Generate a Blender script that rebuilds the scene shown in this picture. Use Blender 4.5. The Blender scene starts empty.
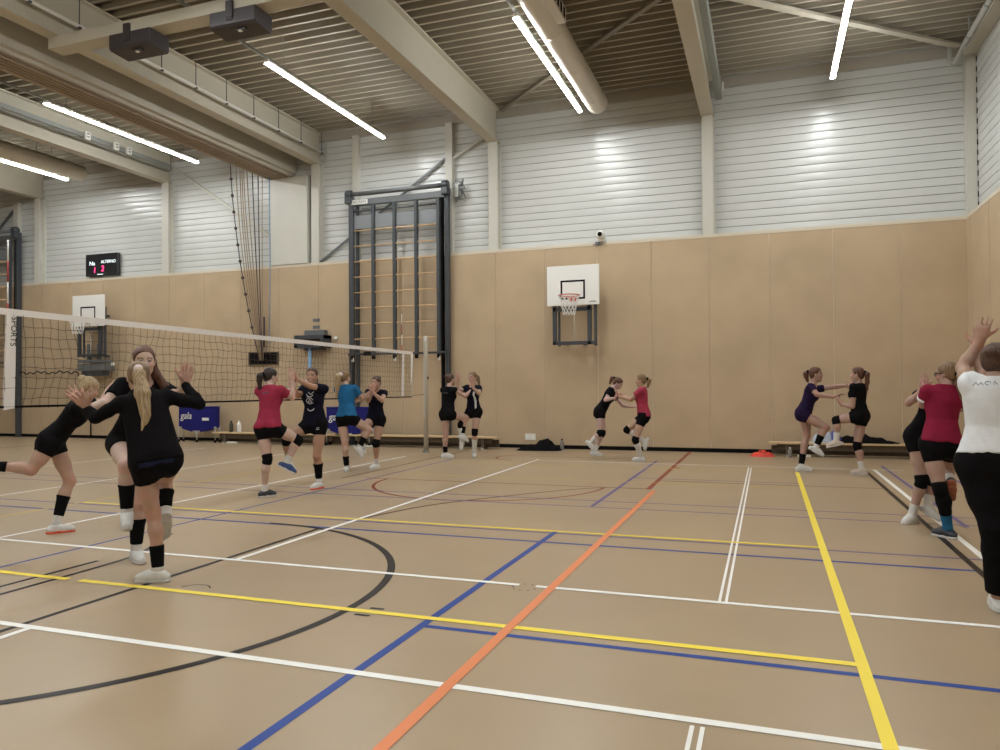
import bpy, bmesh, math, random
import numpy as np
from mathutils import Vector, Matrix
from mathutils.bvhtree import BVHTree

# A sports hall seen towards its long back wall. X runs along the back wall, Y into the hall, Z up; metres.
random.seed(7)
rng = np.random.default_rng(7)
SC = bpy.context.scene
COL = SC.collection
PI = math.pi

# ------------------------------------------------------------------ materials
def new_mat(name):
    m = bpy.data.materials.new(name)
    m.use_nodes = True
    nt = m.node_tree
    return m, nt, nt.nodes['Principled BSDF']

def setin(b, **kw):
    for k, v in kw.items():
        k = k.replace('_', ' ')
        if k in b.inputs:
            b.inputs[k].default_value = v

def mat(name, col, rough=0.6, metal=0.0, var=0.0, scale=8.0, bump=0.0, bscale=60.0, stretch=(1, 1, 1), spec=None, emit=None, estr=0.0, coord='Object'):
    m, nt, b = new_mat(name)
    c = (col[0], col[1], col[2], 1)
    setin(b, Base_Color=c, Roughness=rough, Metallic=metal)
    if spec is not None:
        setin(b, Specular_IOR_Level=spec)
    if emit is not None:
        setin(b, Emission_Color=(*emit, 1), Emission_Strength=estr)
    if var > 0 or bump > 0:
        tc = nt.nodes.new('ShaderNodeTexCoord')
        mp = nt.nodes.new('ShaderNodeMapping')
        mp.inputs['Scale'].default_value = stretch
        nt.links.new(tc.outputs[coord], mp.inputs['Vector'])
    if var > 0:
        n = nt.nodes.new('ShaderNodeTexNoise')
        n.inputs['Scale'].default_value = scale
        n.inputs['Detail'].default_value = 4
        nt.links.new(mp.outputs[0], n.inputs['Vector'])
        r = nt.nodes.new('ShaderNodeValToRGB')
        r.color_ramp.elements[0].position = 0.3
        r.color_ramp.elements[1].position = 0.7
        r.color_ramp.elements[0].color = tuple(max(0, x * (1 - var)) for x in col) + (1,)
        r.color_ramp.elements[1].color = tuple(min(1, x * (1 + var)) for x in col) + (1,)
        nt.links.new(n.outputs['Fac'], r.inputs['Fac'])
        nt.links.new(r.outputs['Color'], b.inputs['Base Color'])
    if bump > 0:
        n2 = nt.nodes.new('ShaderNodeTexNoise')
        n2.inputs['Scale'].default_value = bscale
        n2.inputs['Detail'].default_value = 3
        nt.links.new(mp.outputs[0], n2.inputs['Vector'])
        bp = nt.nodes.new('ShaderNodeBump')
        bp.inputs['Strength'].default_value = bump
        bp.inputs['Distance'].default_value = 0.01
        nt.links.new(n2.outputs['Fac'], bp.inputs['Height'])
        nt.links.new(bp.outputs['Normal'], b.inputs['Normal'])
    return m

M = {}
M['floor'] = mat('floor_vinyl', (0.383, 0.285, 0.18), rough=0.32, var=0.05, scale=0.9, bump=0.02, bscale=40, spec=0.32)
for n, c in dict(white=(.86, .85, .81), yellow=(.90, .71, .08), blue=(.02, .06, .27), purple=(.13, .10, .25), orange=(.72, .24, .10),
                 red=(.24, .05, .028), black=(.014, .010, .009), brown=(.12, .055, .035), paleyellow=(.60, .44, .12)).items():
    M['line_' + n] = mat('court_line_' + n, c, rough=0.42, spec=0.2)
M['panel'] = mat('beige_wall_panel', (0.485, 0.368, 0.240), rough=0.62, var=0.06, scale=1.3, bump=0.05, bscale=180, spec=0.25)
M['panel_seam'] = mat('panel_seam', (0.62, 0.52, 0.38), rough=0.7)
M['ledge'] = mat('pale_ledge', (0.62, 0.55, 0.43), rough=0.5)
M['cladding'] = mat('white_lacquered_cladding', (0.58, 0.588, 0.568), rough=0.27, var=0.02, scale=2.0, spec=0.55)
M['groove'] = mat('cladding_groove', (0.16, 0.155, 0.14), rough=0.8)
M['black'] = mat('black_rubber', (0.006, 0.005, 0.005), rough=0.7, spec=0.08)
M['steel_white'] = mat('white_painted_steel', (0.56, 0.545, 0.48), rough=0.42, var=0.02, scale=3)
M['steel_cream'] = mat('cream_painted_steel', (0.50, 0.465, 0.375), rough=0.45, var=0.02, scale=3)
M['roof_rib_lit'] = mat('lit_roof_rib_edge', (0.36, 0.32, 0.25), rough=0.5)  # lighter copy of the deck colour: light on the rib undersides, painted in
M['roof'] = mat('grey_roof_deck', (0.215, 0.187, 0.137), rough=0.5, var=0.05, scale=1.5)
M['flashing'] = mat('grey_flashing', (0.36, 0.325, 0.265), rough=0.5)
M['duct'] = mat('white_air_duct', (0.62, 0.58, 0.49), rough=0.3, spec=0.5)
M['dark_steel'] = mat('anthracite_steel', (0.045, 0.051, 0.058), rough=0.42, var=0.06, scale=6)
M['mid_steel'] = mat('grey_steel', (0.125, 0.135, 0.14), rough=0.42)
M['plate'] = mat('grey_plate', (0.20, 0.21, 0.22), rough=0.5)
M['wood'] = mat('pale_wood', (0.55, 0.37, 0.20), rough=0.45, var=0.12, scale=6, stretch=(1, 8, 8))
M['bench_top'] = mat('bench_wood', (0.60, 0.44, 0.25), rough=0.4, var=0.08, scale=5, stretch=(.6, 8, 8))
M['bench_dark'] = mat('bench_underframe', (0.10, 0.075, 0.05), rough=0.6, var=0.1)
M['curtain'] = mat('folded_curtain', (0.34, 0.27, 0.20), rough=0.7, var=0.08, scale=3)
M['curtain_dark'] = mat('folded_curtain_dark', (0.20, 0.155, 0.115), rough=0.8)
M['housing'] = mat('curtain_housing_paint', (0.47, 0.44, 0.365), rough=0.5, var=0.03, scale=2)
M['grey_light'] = mat('galvanised', (0.42, 0.42, 0.39), rough=0.4, metal=0.3)
M['tray'] = mat('cable_tray_grey', (0.27, 0.28, 0.26), rough=0.5, metal=0.2)
M['board_white'] = mat('backboard_white', (0.82, 0.81, 0.77), rough=0.35)
M['orange_rim'] = mat('rim_orange', (0.55, 0.10, 0.035), rough=0.4)
M['net_white'] = mat('net_white', (0.75, 0.74, 0.70), rough=0.7)
M['net_cord'] = mat('net_cord', (0.055, 0.04, 0.028), rough=0.8)
M['tape_white'] = mat('net_tape', (0.70, 0.66, 0.62), rough=0.6)
M['alu'] = mat('aluminium_post', (0.55, 0.52, 0.46), rough=0.35, metal=0.35)
M['red_mark'] = mat('red_mark', (0.45, 0.03, 0.03), rough=0.5)
M['tube'] = mat('light_diffuser', (1, 1, 1), rough=0.4, emit=(0.97, 1.0, 1.0), estr=34.0)
M['dark_box'] = mat('dark_speaker_box', (0.035, 0.028, 0.03), rough=0.45)
M['screen'] = mat('scoreboard_case', (0.016, 0.017, 0.019), rough=0.3)
M['led_red'] = mat('led_red', (0.5, 0.01, 0.06), emit=(1.0, 0.03, 0.14), estr=1.5)
M['led_white'] = mat('led_white', (0.6, 0.65, 0.65), emit=(0.8, 0.92, 0.95), estr=0.42)
M['white_plastic'] = mat('white_plastic', (0.75, 0.74, 0.68), rough=0.4)
M['navy_canvas'] = mat('blue_canvas', (0.015, 0.015, 0.14), rough=0.6, var=0.1, scale=4, spec=0.15)
M['rope'] = mat('rope_brown', (0.30, 0.215, 0.14), rough=0.9)
M['rope_dark'] = mat('rope_dark', (0.07, 0.05, 0.05), rough=0.9)
M['blue_strap'] = mat('blue_pole', (0.17, 0.30, 0.46), rough=0.5)
M['red_cloth'] = mat('red_fabric', (0.62, 0.05, 0.03), rough=0.55, var=0.1, scale=9)
M['black_cloth'] = mat('black_fabric', (0.006, 0.0055, 0.006), rough=0.9, spec=0.08)
M['bag_blue'] = mat('blue_bag', (0.07, 0.09, 0.34), rough=0.6, var=0.2)
M['bag_pale'] = mat('pale_bag', (0.38, 0.42, 0.50), rough=0.6, var=0.2)
M['clear'] = mat('clear_plastic', (0.55, 0.53, 0.50), rough=0.15)
setin(M['clear'].node_tree.nodes['Principled BSDF'], Transmission_Weight=0.6, IOR=1.1)
M['bottle_dark'] = mat('dark_bottle', (0.05, 0.05, 0.03), rough=0.35)

# ------------------------------------------------------------------ mesh helpers
class MB:
    """Collects simple solids, then links them as one mesh object."""
    def __init__(self):
        self.v = []; self.f = []; self.mi = []; self.mats = []; self.sm = []
    def _m(self, m):
        if m not in self.mats: self.mats.append(m)
        return self.mats.index(m)
    def add(self, vs, fs, m, smooth=False):
        o = len(self.v); self.v += [tuple(map(float, p)) for p in vs]; k = self._m(m)
        for f in fs:
            self.f.append(tuple(i + o for i in f)); self.mi.append(k); self.sm.append(smooth)
        return self
    def box(self, lo, hi, m):
        (a, b, c), (d, e, f) = lo, hi
        vs = [(a,b,c),(d,b,c),(d,e,c),(a,e,c),(a,b,f),(d,b,f),(d,e,f),(a,e,f)]
        return self.add(vs, [(0,3,2,1),(4,5,6,7),(0,1,5,4),(1,2,6,5),(2,3,7,6),(3,0,4,7)], m)
    def bar(self, p, q, w, h, m, up=(0, 0, 1)):
        p, q = Vector(p), Vector(q); d = (q - p).normalized(); u = Vector(up)
        s = d.cross(u)
        if s.length < 1e-4: s = d.cross(Vector((0, 1, 0)))
        s.normalize(); u = s.cross(d)
        vs = []
        for e in (p, q):
            for i, j in ((-1,-1),(1,-1),(1,1),(-1,1)): vs.append(e + s*i*w/2 + u*j*h/2)
        return self.add(vs, [(0,1,2,3),(7,6,5,4),(0,4,5,1),(1,5,6,2),(2,6,7,3),(3,7,4,0)], m)
    def tube(self, pts, r, m, n=8, caps=True, closed=False):
        pts = [Vector(p) for p in pts]; N = len(pts)
        rs = r if isinstance(r, (list, tuple)) else [r] * N
        vs = []; prev = None
        for i, p in enumerate(pts):
            if closed: d = pts[(i+1) % N] - pts[i-1]
            else: d = pts[min(i+1, N-1)] - pts[max(i-1, 0)]
            d.normalize()
            if prev is None:
                a = Vector((0,0,1)) if abs(d.z) < .9 else Vector((1,0,0))
                s = d.cross(a).normalized()
            else:
                s = (prev - d * prev.dot(d)).normalized()
            prev = s; t = d.cross(s)
            for k in range(n):
                an = 2*PI*k/n; vs.append(p + (s*math.cos(an) + t*math.sin(an)) * rs[i])
        fs = []
        for i in range(N if closed else N-1):
            j = (i+1) % N
            for k in range(n):
                k2 = (k+1) % n; fs.append((i*n+k, i*n+k2, j*n+k2, j*n+k))
        if caps and not closed:
            fs.append(tuple(range(n-1, -1, -1))); fs.append(tuple((N-1)*n + k for k in range(n)))
        return self.add(vs, fs, m, smooth=True)
    def lathe(self, c, prof, m, n=16, axis='Z'):
        vs = []; c = Vector(c)
        for (r, h) in prof:
            for k in range(n):
                a = 2*PI*k/n; x, y = r*math.cos(a), r*math.sin(a)
                vs.append(c + (Vector((x, y, h)) if axis == 'Z' else Vector((x, h, y)) if axis == 'Y' else Vector((h, x, y))))
        fs = []
        for i in range(len(prof)-1):
            for k in range(n):
                k2 = (k+1) % n; fs.append((i*n+k, i*n+k2, (i+1)*n+k2, (i+1)*n+k))
        fs.append(tuple(range(n-1,-1,-1))); fs.append(tuple((len(prof)-1)*n+k for k in range(n)))
        return self.add(vs, fs, m, smooth=True)
    def extrude_x(self, prof, x0, x1, m):
        n = len(prof)
        vs = [(x0, y, z) for y, z in prof] + [(x1, y, z) for y, z in prof]
        fs = [(i, (i+1) % n, n + (i+1) % n, n + i) for i in range(n)]
        fs += [tuple(range(n-1, -1, -1)), tuple(range(n, 2*n))]
        return self.add(vs, fs, m)
    def extrude_y(self, prof, y0, y1, m):
        n = len(prof)
        vs = [(x, y0, z) for x, z in prof] + [(x, y1, z) for x, z in prof]
        fs = [((i+1) % n, i, n + i, n + (i+1) % n) for i in range(n)]
        fs += [tuple(range(n)), tuple(range(2*n-1, n-1, -1))]
        return self.add(vs, fs, m)
    def build(self, name, parent=None, bevel=0.0):
        me = bpy.data.meshes.new(name)
        me.from_pydata(self.v, [], self.f); 
        for m in self.mats: me.materials.append(M[m] if isinstance(m, str) else m)
        me.polygons.foreach_set('material_index', self.mi)
        me.polygons.foreach_set('use_smooth', self.sm)
        me.validate(); me.update()
        bm = bmesh.new(); bm.from_mesh(me); bmesh.ops.recalc_face_normals(bm, faces=bm.faces); bm.to_mesh(me); bm.free()
        o = bpy.data.objects.new(name, me); COL.objects.link(o)
        if bevel > 0:
            md = o.modifiers.new('bevel', 'BEVEL'); md.width = bevel; md.segments = 2; md.limit_method = 'ANGLE'
        if parent: setparent(o, parent)
        return o

def setparent(o, p):
    o.parent = p
    o.matrix_parent_inverse = world_of(p).inverted()

def world_of(o):
    return o.matrix_basis if o.parent is None else world_of(o.parent) @ o.matrix_parent_inverse @ o.matrix_basis

def tag(o, label, cat, group=None, kind=None):
    o['label'] = label; o['category'] = cat
    if group: o['group'] = group
    if kind: o['kind'] = kind
    return o

def thing(name, label, cat, loc=(0, 0, 0), group=None, kind=None):
    o = bpy.data.objects.new(name, None); COL.objects.link(o); o.location = loc; o.empty_display_size = 0.1
    return tag(o, label, cat, group, kind)

def copy_tree(o, parent=None, shift=None):
    c = o.copy(); COL.objects.link(c)
    if parent:
        c.parent = parent; c.matrix_parent_inverse = o.matrix_parent_inverse.copy()
    if shift is not None: c.location = Vector(o.location) + Vector(shift)
    for ch in [x for x in bpy.data.objects if x.parent == o]: copy_tree(ch, c)
    return c

def text_mesh(name, body, size, origin, right, up, m, parent=None, depth=0.002, align='CENTER', sx=1.0, shear=0.0):
    cu = bpy.data.curves.new(name, 'FONT'); cu.body = body; cu.size = size; cu.extrude = depth; cu.align_x = align; cu.align_y = 'CENTER'; cu.shear = shear
    t = bpy.data.objects.new(name, cu); COL.objects.link(t)
    bpy.context.view_layer.update()
    me = bpy.data.meshes.new_from_object(t.evaluated_get(bpy.context.evaluated_depsgraph_get()))
    bpy.data.objects.remove(t); bpy.data.curves.remove(cu)
    r = Vector(right).normalized(); u = Vector(up).normalized(); n = r.cross(u)
    mx = Matrix((( r.x*sx, u.x, n.x, origin[0]), (r.y*sx, u.y, n.y, origin[1]), (r.z*sx, u.z, n.z, origin[2]), (0,0,0,1)))
    me.transform(mx); me.materials.clear(); me.materials.append(M[m] if isinstance(m, str) else m)
    o = bpy.data.objects.new(name, me); COL.objects.link(o)
    if parent: setparent(o, parent)
    return o

# ------------------------------------------------------------------ setting: floor with court lines
XL, XR, YF, YB, ZP, ZC = -27.0, 3.64, -7.0, 16.49, 4.62, 8.04
YC = 16.70                                     # face of the upper cladding, set back behind the beige panels

fl = MB()
fl.box((XL - .3, YF - .3, -0.2), (XR + .3, YB + .4, 0.0), 'floor')
LZ = [0.0008]
def strip(x0, y0, x1, y1, m):
    LZ[0] += 0.00004; z = LZ[0]
    fl.add([(x0,y0,z),(x1,y0,z),(x1,y1,z),(x0,y1,z)], [(0,1,2,3)], m)
def hline(y, x0, x1, m, w=0.05): strip(x0, y - w/2, x1, y + w/2, m)
def vline(x, y0, y1, m, w=0.05): strip(x - w/2, y0, x + w/2, y1, m)
def arc(cx, cy, r, a0, a1, m, w=0.05, n=48):
    LZ[0] += 0.00004; z = LZ[0]; vs = []; fs = []
    for i in range(n+1):
        a = a0 + (a1 - a0) * i / n
        for rr in (r - w/2, r + w/2): vs.append((cx + rr*math.cos(a), cy + rr*math.sin(a), z))
    for i in range(n): fs.append((2*i, 2*i+1, 2*i+3, 2*i+2))
    fl.add(vs, fs, m)
def curve_line(pts, m, w=0.05):
    LZ[0] += 0.00004; z = LZ[0]; vs = []; fs = []
    P = [Vector((a, b, 0)) for a, b in pts]; Q = []
    for i in range(len(P)-1):
        p0, p1, p2, p3 = P[max(i-1,0)], P[i], P[i+1], P[min(i+2, len(P)-1)]
        for k in range(8):
            t = k/8; Q.append(0.5*((2*p1) + (p2-p0)*t + (2*p0-5*p1+4*p2-p3)*t*t + (3*p1-p0-3*p2+p3)*t**3))
    Q.append(P[-1])
    for i, q in enumerate(Q):
        d = (Q[min(i+1,len(Q)-1)] - Q[max(i-1,0)]).normalized(); s = Vector((-d.y, d.x, 0)) * w/2
        for e in (q - s, q + s): vs.append((e.x, e.y, z))
    for i in range(len(Q)-1): fs.append((2*i, 2*i+1, 2*i+3, 2*i+2))
    fl.add(vs, fs, m)

# dark and blue game lines first, the brighter ones over them
hline(10.45, -6.0, -1.57, 'line_red', .04)
arc(-3.90, 10.43, 1.72, PI, 2*PI, 'line_red')
curve_line([(-6.36, 10.3), (-6.34, 12.0), (-6.34, 13.5), (-6.33, 15.6)], 'line_brown', .045)
curve_line([(-4.22, 7.18), (-3.94, 8.12), (-3.53, 8.84), (-2.70, 9.95), (-2.15, 10.42), (-1.57, 10.46)], 'line_brown', .045)
arc(-4.55, 14.3, .62, PI*.55, PI*1.45, 'line_red', .045)
hline(14.60, -4.6, -3.2, 'line_red', .04)
hline(11.40, -1.6, 1.52, 'line_brown', .04)
hline(11.65, -2.0, .40, 'line_purple', .04)
hline(9.20, XL, 3.4, 'line_purple', .04)
hline(8.72, XL, 3.4, 'line_purple', .04)
hline(7.07, -20, 3.4, 'line_purple', .045)
hline(6.645, -20, 3.4, 'line_blue', .05)
hline(4.105, -2.0, 3.4, 'line_blue', .05)
vline(-1.985, -6, 7.17, 'line_blue', .055)
vline(-1.985, 8.76, 14.35, 'line_purple', .05)
vline(-5.89, 2.6, 9.2, 'line_blue', .035)
vline(-5.88, 9.2, 13.6, 'line_purple', .04)
vline(1.865, 8.6, 14.5, 'line_purple', .05)
vline(2.61, 8.6, 13.2, 'line_purple', .05)
arc(-5.01, 4.25, 2.424, -PI/2, PI/2, 'line_black', .062, 64)
hline(1.826, -9, -5.01, 'line_black', .062)
vline(-4.33, -6, 6.6, 'line_black', .05)
vline(-5.31, 3.0, 4.78, 'line_black', .045)
curve_line([(-5.10, 2.6), (-5.11, 3.8), (-5.14, 4.87), (-5.30, 5.35), (-5.6, 5.9)], 'line_black', .045)
vline(1.515, 2.0, 13.6, 'line_black', .055)
vline(-17.8, 9.0, 16.0, 'line_black', .06)
hline(4.325, -2.46, -2.36, 'line_black', .03)
hline(4.175, -2.49, -2.38, 'line_black', .03)
vline(-1.565, 10.40, 16.4, 'line_red', .07)
hline(13.22, -1.58, -1.44, 'line_red', .12)
curve_line([(-4.02, 4.33), (-4.0, 4.40), (-3.93, 4.44), (-3.86, 4.43), (-3.80, 4.38)], 'line_black', .012)
for i in range(9):
    a0 = .3 + i*.7; arc(-1.655, 5.115, .085, a0, a0 + .25, 'line_black', .012, 4)
hline(13.83, -4.25, 2.1, 'line_white', .04)
hline(13.08, -5.7, .46, 'line_paleyellow', .05)
hline(11.12, -5.7, .42, 'line_paleyellow', .04)
vline(-8.21, -6, 13.1, 'line_paleyellow', .05)
vline(-9.84, 3, 13.9, 'line_white', .05)
vline(-7.06, 5.15, 13.9, 'line_white', .05)
vline(-12.7, 2, 14.5, 'line_white', .05)
vline(-4.22, 5.15, 14.02, 'line_white', .05)
vline(-4.22, -6, 3.33, 'line_white', .05)
vline(1.665, 2.0, 13.8, 'line_white', .055)
vline(-.315, 5.18, 13.6, 'line_white', .019)
vline(-.272, 5.18, 13.6, 'line_white', .019)
vline(-.315, -6, 3.27, 'line_white', .019)
vline(-.272, -6, 3.27, 'line_white', .019)
hline(5.165, -21, -1.71, 'line_white', .05)
hline(5.165, -1.585, 3.4, 'line_white', .05)
hline(3.325, -21, 3.4, 'line_white', .055)
hline(7.165, -8.2, .44, 'line_yellow', .055)
hline(4.25, -21, -5.02, 'line_yellow', .06)
hline(4.25, -4.90, .43, 'line_yellow', .06)
vline(.445, -6, 13.1, 'line_yellow', .06)
vline(-1.468, -6, 10.3, 'line_orange', .062)
floor = fl.build('floor')
tag(floor, 'beige sports floor covered in coloured court lines', 'floor', kind='structure')

# ------------------------------------------------------------------ setting: walls
def seams_wall(name, label, horizontal_from, horizontal_to, face, along, first, pitch, into):
    """Beige panels with narrow seams below, lacquered boards above. along 'X' or 'Y'; into = +1/-1 direction behind the face."""
    b = MB()
    def put(a0, a1, d0, d1, z0, z1, m):
        lo, hi = sorted((face + into*d0, face + into*d1))
        if along == 'X': b.box((a0, lo, z0), (a1, hi, z1), m)
        else: b.box((lo, a0, z0), (hi, a1, z1), m)
    e = []; a = first
    while a > horizontal_from: a -= pitch
    while a < horizontal_to:
        e.append((max(a, horizontal_from), min(a + pitch, horizontal_to))); a += pitch
    for a0, a1 in e: put(a0 + .009, a1 - .009, 0, .06, 0, ZP, 'panel')
    put(horizontal_from, horizontal_to, .012, .07, 0, ZP - .01, 'panel_seam')
    put(horizontal_from, horizontal_to, -.006, .24, ZP - .035, ZP + .035, 'ledge')
    z = ZP + .035
    while z < ZC + .15:
        z1 = min(z + .167, ZC + .2)
        # each board is slightly cambered towards the hall
        prof = []
        for i in range(7):
            t = i/6; prof.append((.212 - .0035*(1 - (2*t-1)**2), z + .006 + (z1 - z - .012)*t))
        p2 = [(face + into*d, zz) for d, zz in prof] + [(face + into*.26, z1 - .006), (face + into*.26, z + .006)]
        if along == 'X': b.extrude_x(p2, horizontal_from, horizontal_to, 'cladding')
        else: b.extrude_y(p2, horizontal_from, horizontal_to, 'cladding')
        z = z1
    put(horizontal_from, horizontal_to, .228, .32, ZP, ZC + .2, 'groove')
    o = b.build(name)
    return tag(o, label, 'wall', kind='structure')

seams_wall('wall_back', 'back wall of beige panels with white horizontal boarding above', XL, XR + .3, YB, 'X', -1.14, 1.213, 1)
seams_wall('wall_right', 'right wall of beige panels with white horizontal boarding above', YF, YB, XR, 'Y', 0.4, 1.213, 1)
b = MB(); b.box((XL - .2, YF, 0), (XL, YB + .3, ZP), 'panel'); b.box((XL - .2, YF, ZP), (XL - .1, YB + .3, ZC + .2), 'cladding')
tag(b.build('wall_left'), 'far left end wall of the hall', 'wall', kind='structure')
b = MB(); b.box((XL - .2, YF - .2, 0), (XR + .3, YF, ZP), 'panel'); b.box((XL - .2, YF - .2, ZP), (XR + .3, YF - .1, ZC + .2), 'cladding')
tag(b.build('wall_front'), 'wall opposite the back wall', 'wall', kind='structure')
b = MB(); b.box((XL, YB - .022, 0), (XR, YB + .003, .085), 'black')
tag(b.build('baseboard_back'), 'black skirting strip along the back wall', 'baseboard', kind='structure')
b = MB(); b.box((XR - .022, YF, 0), (XR + .003, YB - .022, .085), 'black')
tag(b.build('baseboard_right'), 'black skirting strip along the right wall', 'baseboard', kind='structure')

# roof deck: trapezoidal sheet, ribs along X
b = MB(); pitch = .266; prof = []
y = YF - .2; 
while y < YB + .3:
    prof += [(y, ZC), (y + .05, ZC), (y + .088, ZC + .098), (y + .228, ZC + .098)]; y += pitch
prof2 = prof + [(prof[-1][0], ZC + .3), (prof[0][0], ZC + .3)]
n = len(prof)
vs = [(XL - .2, yy, zz) for yy, zz in prof] + [(XR + .3, yy, zz) for yy, zz in prof]
b.add(vs, [(i+1, i, n+i, n+i+1) for i in range(n-1) if i % 4], 'roof'); b.add(vs, [(i+1, i, n+i, n+i+1) for i in range(0, n-1, 4)], 'roof_rib_lit')
b.box((XL - .2, YF - .2, ZC + .12), (XR + .3, YB + .3, ZC + .2), 'roof')
tag(b.build('ceiling'), 'ribbed grey steel roof deck above the hall', 'ceiling', kind='structure')
b = MB(); b.box((XL, YC - .03, 7.84), (XR + .05, YC + .02, ZC + .02), 'flashing')
tag(b.build('trim_1'), 'grey flashing strip where back wall meets roof', 'trim', kind='structure')

# columns on the back wall, one under each beam, thinner posts between
BX = [-20.77, -15.865, -10.955, -6.05, -1.145, 3.80]
ST = ['behind the left climbing frame', 'right of the scoreboard', 'right of the curtain housing', 'between climbing frame and basketball goal', 'right of the security camera', 'in the right corner']
def ibeam(x, w, z0, z1, y0, y1, m, b):
    b.box((x - w/2, y0, z0), (x + w/2, y1, z0 + .03), m)
    b.box((x - w/2, y0, z1 - .03), (x + w/2, y1, z1), m)
    b.box((x - .03, y0, z0 + .03), (x + .03, y1, z1 - .03), m)
for x, s in zip(BX, ST):
    if x < 3:
        b = MB(); b.box((x - .115, YB + .005, ZP + .035), (x + .115, YB + .03, 7.22), 'steel_white')
        b.box((x - .02, YB + .03, ZP + .035), (x + .02, YC - .03, 7.22), 'steel_white')
        b.box((x - .14, YC - .03, ZP + .035), (x + .14, YC - .005, 7.22), 'steel_white')
        tag(b.build('column', bevel=.004), 'white steel column ' + s, 'column', 'steel columns along the back wall', 'structure')
        b = MB(); ibeam(x, .27, 7.22, ZC - .002, YF, YC - .04, 'steel_cream', b)
        tag(b.build('roof_beam'), 'deep cream roof beam above the column ' + s, 'roof beam', 'roof beams', 'structure')
b = MB(); b.box((XR + .03, YB - .02, ZP + .035), (XR + .20, YB + .20, ZC), 'steel_white')
for i in range(15): b.box((XR + .196, YB - .04, 4.8 + i*.2), (XR + .212, YB - .015, 4.9 + i*.2), 'black')
tag(b.build('column'), 'white boxed column in the right corner of the hall', 'column', 'steel columns along the back wall', 'structure')
for x, w, s in ((-9.80, .17, 'behind the left side of the nearer climbing frame'), (-7.21, .19, 'behind the right side of the nearer climbing frame'), (-21.75, .2, 'behind the far left climbing frame')):
    b = MB(); b.box((x - w/2, YB + .06, ZP + .035), (x + w/2, YC - .004, 7.84 if x > -20 else 7.2), 'steel_white')
    tag(b.build('column', bevel=.004), 'slim white post ' + s, 'column', 'slim posts along the back wall', 'structure')
b = MB(); b.box((-12.30, 16.46, ZP + .036), (-11.17, 16.66, 6.94), 'steel_white')
tag(b.build('pilaster', bevel=.01), 'broad white box on the wall under the curtain housing', 'pilaster', kind='structure')

# dividing-curtain housing hung between two beams
b = MB()
b.box((-12.33, YF, 6.98), (-11.70, 16.62, 7.60), 'housing')
b.box((-11.72, YF, 7.05), (-11.60, 16.62, 7.60), 'housing')
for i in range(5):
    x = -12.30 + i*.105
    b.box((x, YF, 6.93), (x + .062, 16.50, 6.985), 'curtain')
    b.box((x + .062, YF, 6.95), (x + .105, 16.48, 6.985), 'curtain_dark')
b.box((-12.40, YF, 6.95), (-12.31, 16.60, 7.10), 'curtain')
h = b.build('curtain_housing', bevel=.006)
tag(h, 'long cream housing with the folded brown dividing curtain beneath it', 'curtain housing')

# cross beam under the roof beams, with two dark loudspeaker boxes
b = MB(); b.box((-11.05, 8.97, 7.05), (XR, 9.02, 7.195), 'steel_cream'); b.box((-11.05, 8.97, 7.03), (XR, 9.25, 7.05), 'steel_cream')
b.box((-11.05, 8.97, 7.195), (XR, 9.25, 7.215), 'steel_cream')
tag(b.build('cross_beam'), 'light steel cross beam running under the roof beams', 'beam', kind='structure')
def speaker(x, label):
    t = thing('loudspeaker', label, 'loudspeaker', (x, 9.2, 7.0), 'loudspeakers under the cross beam')
    b = MB(); x0, x1 = x - .41, x + .41
    pr = [(8.95, 7.028), (8.95, 6.82), (8.98, 6.78), (9.34, 6.76), (9.36, 6.80), (9.36, 7.028)]
    b.extrude_x(pr, x0, x1, 'dark_box'); b.build('cabinet', t, bevel=.012)
    b = MB(); b.box((x - .10, 8.925, 6.90), (x + .02, 8.968, 7.15), 'dark_box'); b.box((x - .10, 8.935, 6.87), (x + .02, 8.955, 6.91), 'dark_box'); b.build('bracket', t, bevel=.006)
    b = MB(); b.box((x - .02, 9.04, 6.75), (x + .16, 9.10, 6.785), 'dark_box'); b.box((x + .03, 9.05, 6.735), (x + .08, 9.09, 6.755), 'white_plastic'); b.build('cable_clamp', t)
    return t
speaker(-9.32, 'dark angular loudspeaker box under the cross beam, nearer the curtain housing')
speaker(-7.36, 'dark angular loudspeaker box under the cross beam, nearer the ceiling lights')

# light battens: white trunking along Y with glowing diffusers
LX = [(-18.50, 'over the far left duct'), (-13.95, 'left of the curtain housing'), (-8.48, 'between loudspeaker boxes and climbing frame'), (-3.72, 'beside the round duct'), (1.255, 'nearest the right wall')]
ROWS = [(11.25, 15.62, 'by the back wall'), (3.3, 7.67, 'above mid hall'), (-4.6, -.2, 'behind the viewer')]
for x, s in LX:
    for y0, y1, r in ROWS:
        if x < -18 and y0 < 3: continue
        t = thing('ceiling_light', 'long glowing tube light ' + s + ', ' + r, 'ceiling light', (x, (y0+y1)/2, 7.3), 'tube lights under the roof')
        b = MB(); b.box((x - .035, y0 - .02, 7.335), (x + .035, y1 + .02, 7.40), 'white_plastic'); b.build('batten', t, bevel=.006)
        b = MB(); z = 7.335
        b.extrude_y([(x - .042, z), (x - .042, z - .012), (x - .036, z - .020), (x + .036, z - .020), (x + .042, z - .012), (x + .042, z)], y0, y1, 'tube'); b.build('diffuser', t)
        for yy in (y0 + .5, y1 - .5):
            b = MB(); b.tube([(x, yy, 7.40), (x, yy, ZC + .09)], .006, 'mid_steel', 6); b.build('suspension_wire', t)
    b = MB(); b.box((x - .022, YF + .5, 7.405), (x + .022, 15.64, 7.445), 'tray')
    tag(b.build('light_track'), 'thin grey carrier rail above the tube light ' + s, 'light track', 'light carrier rails')

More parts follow.
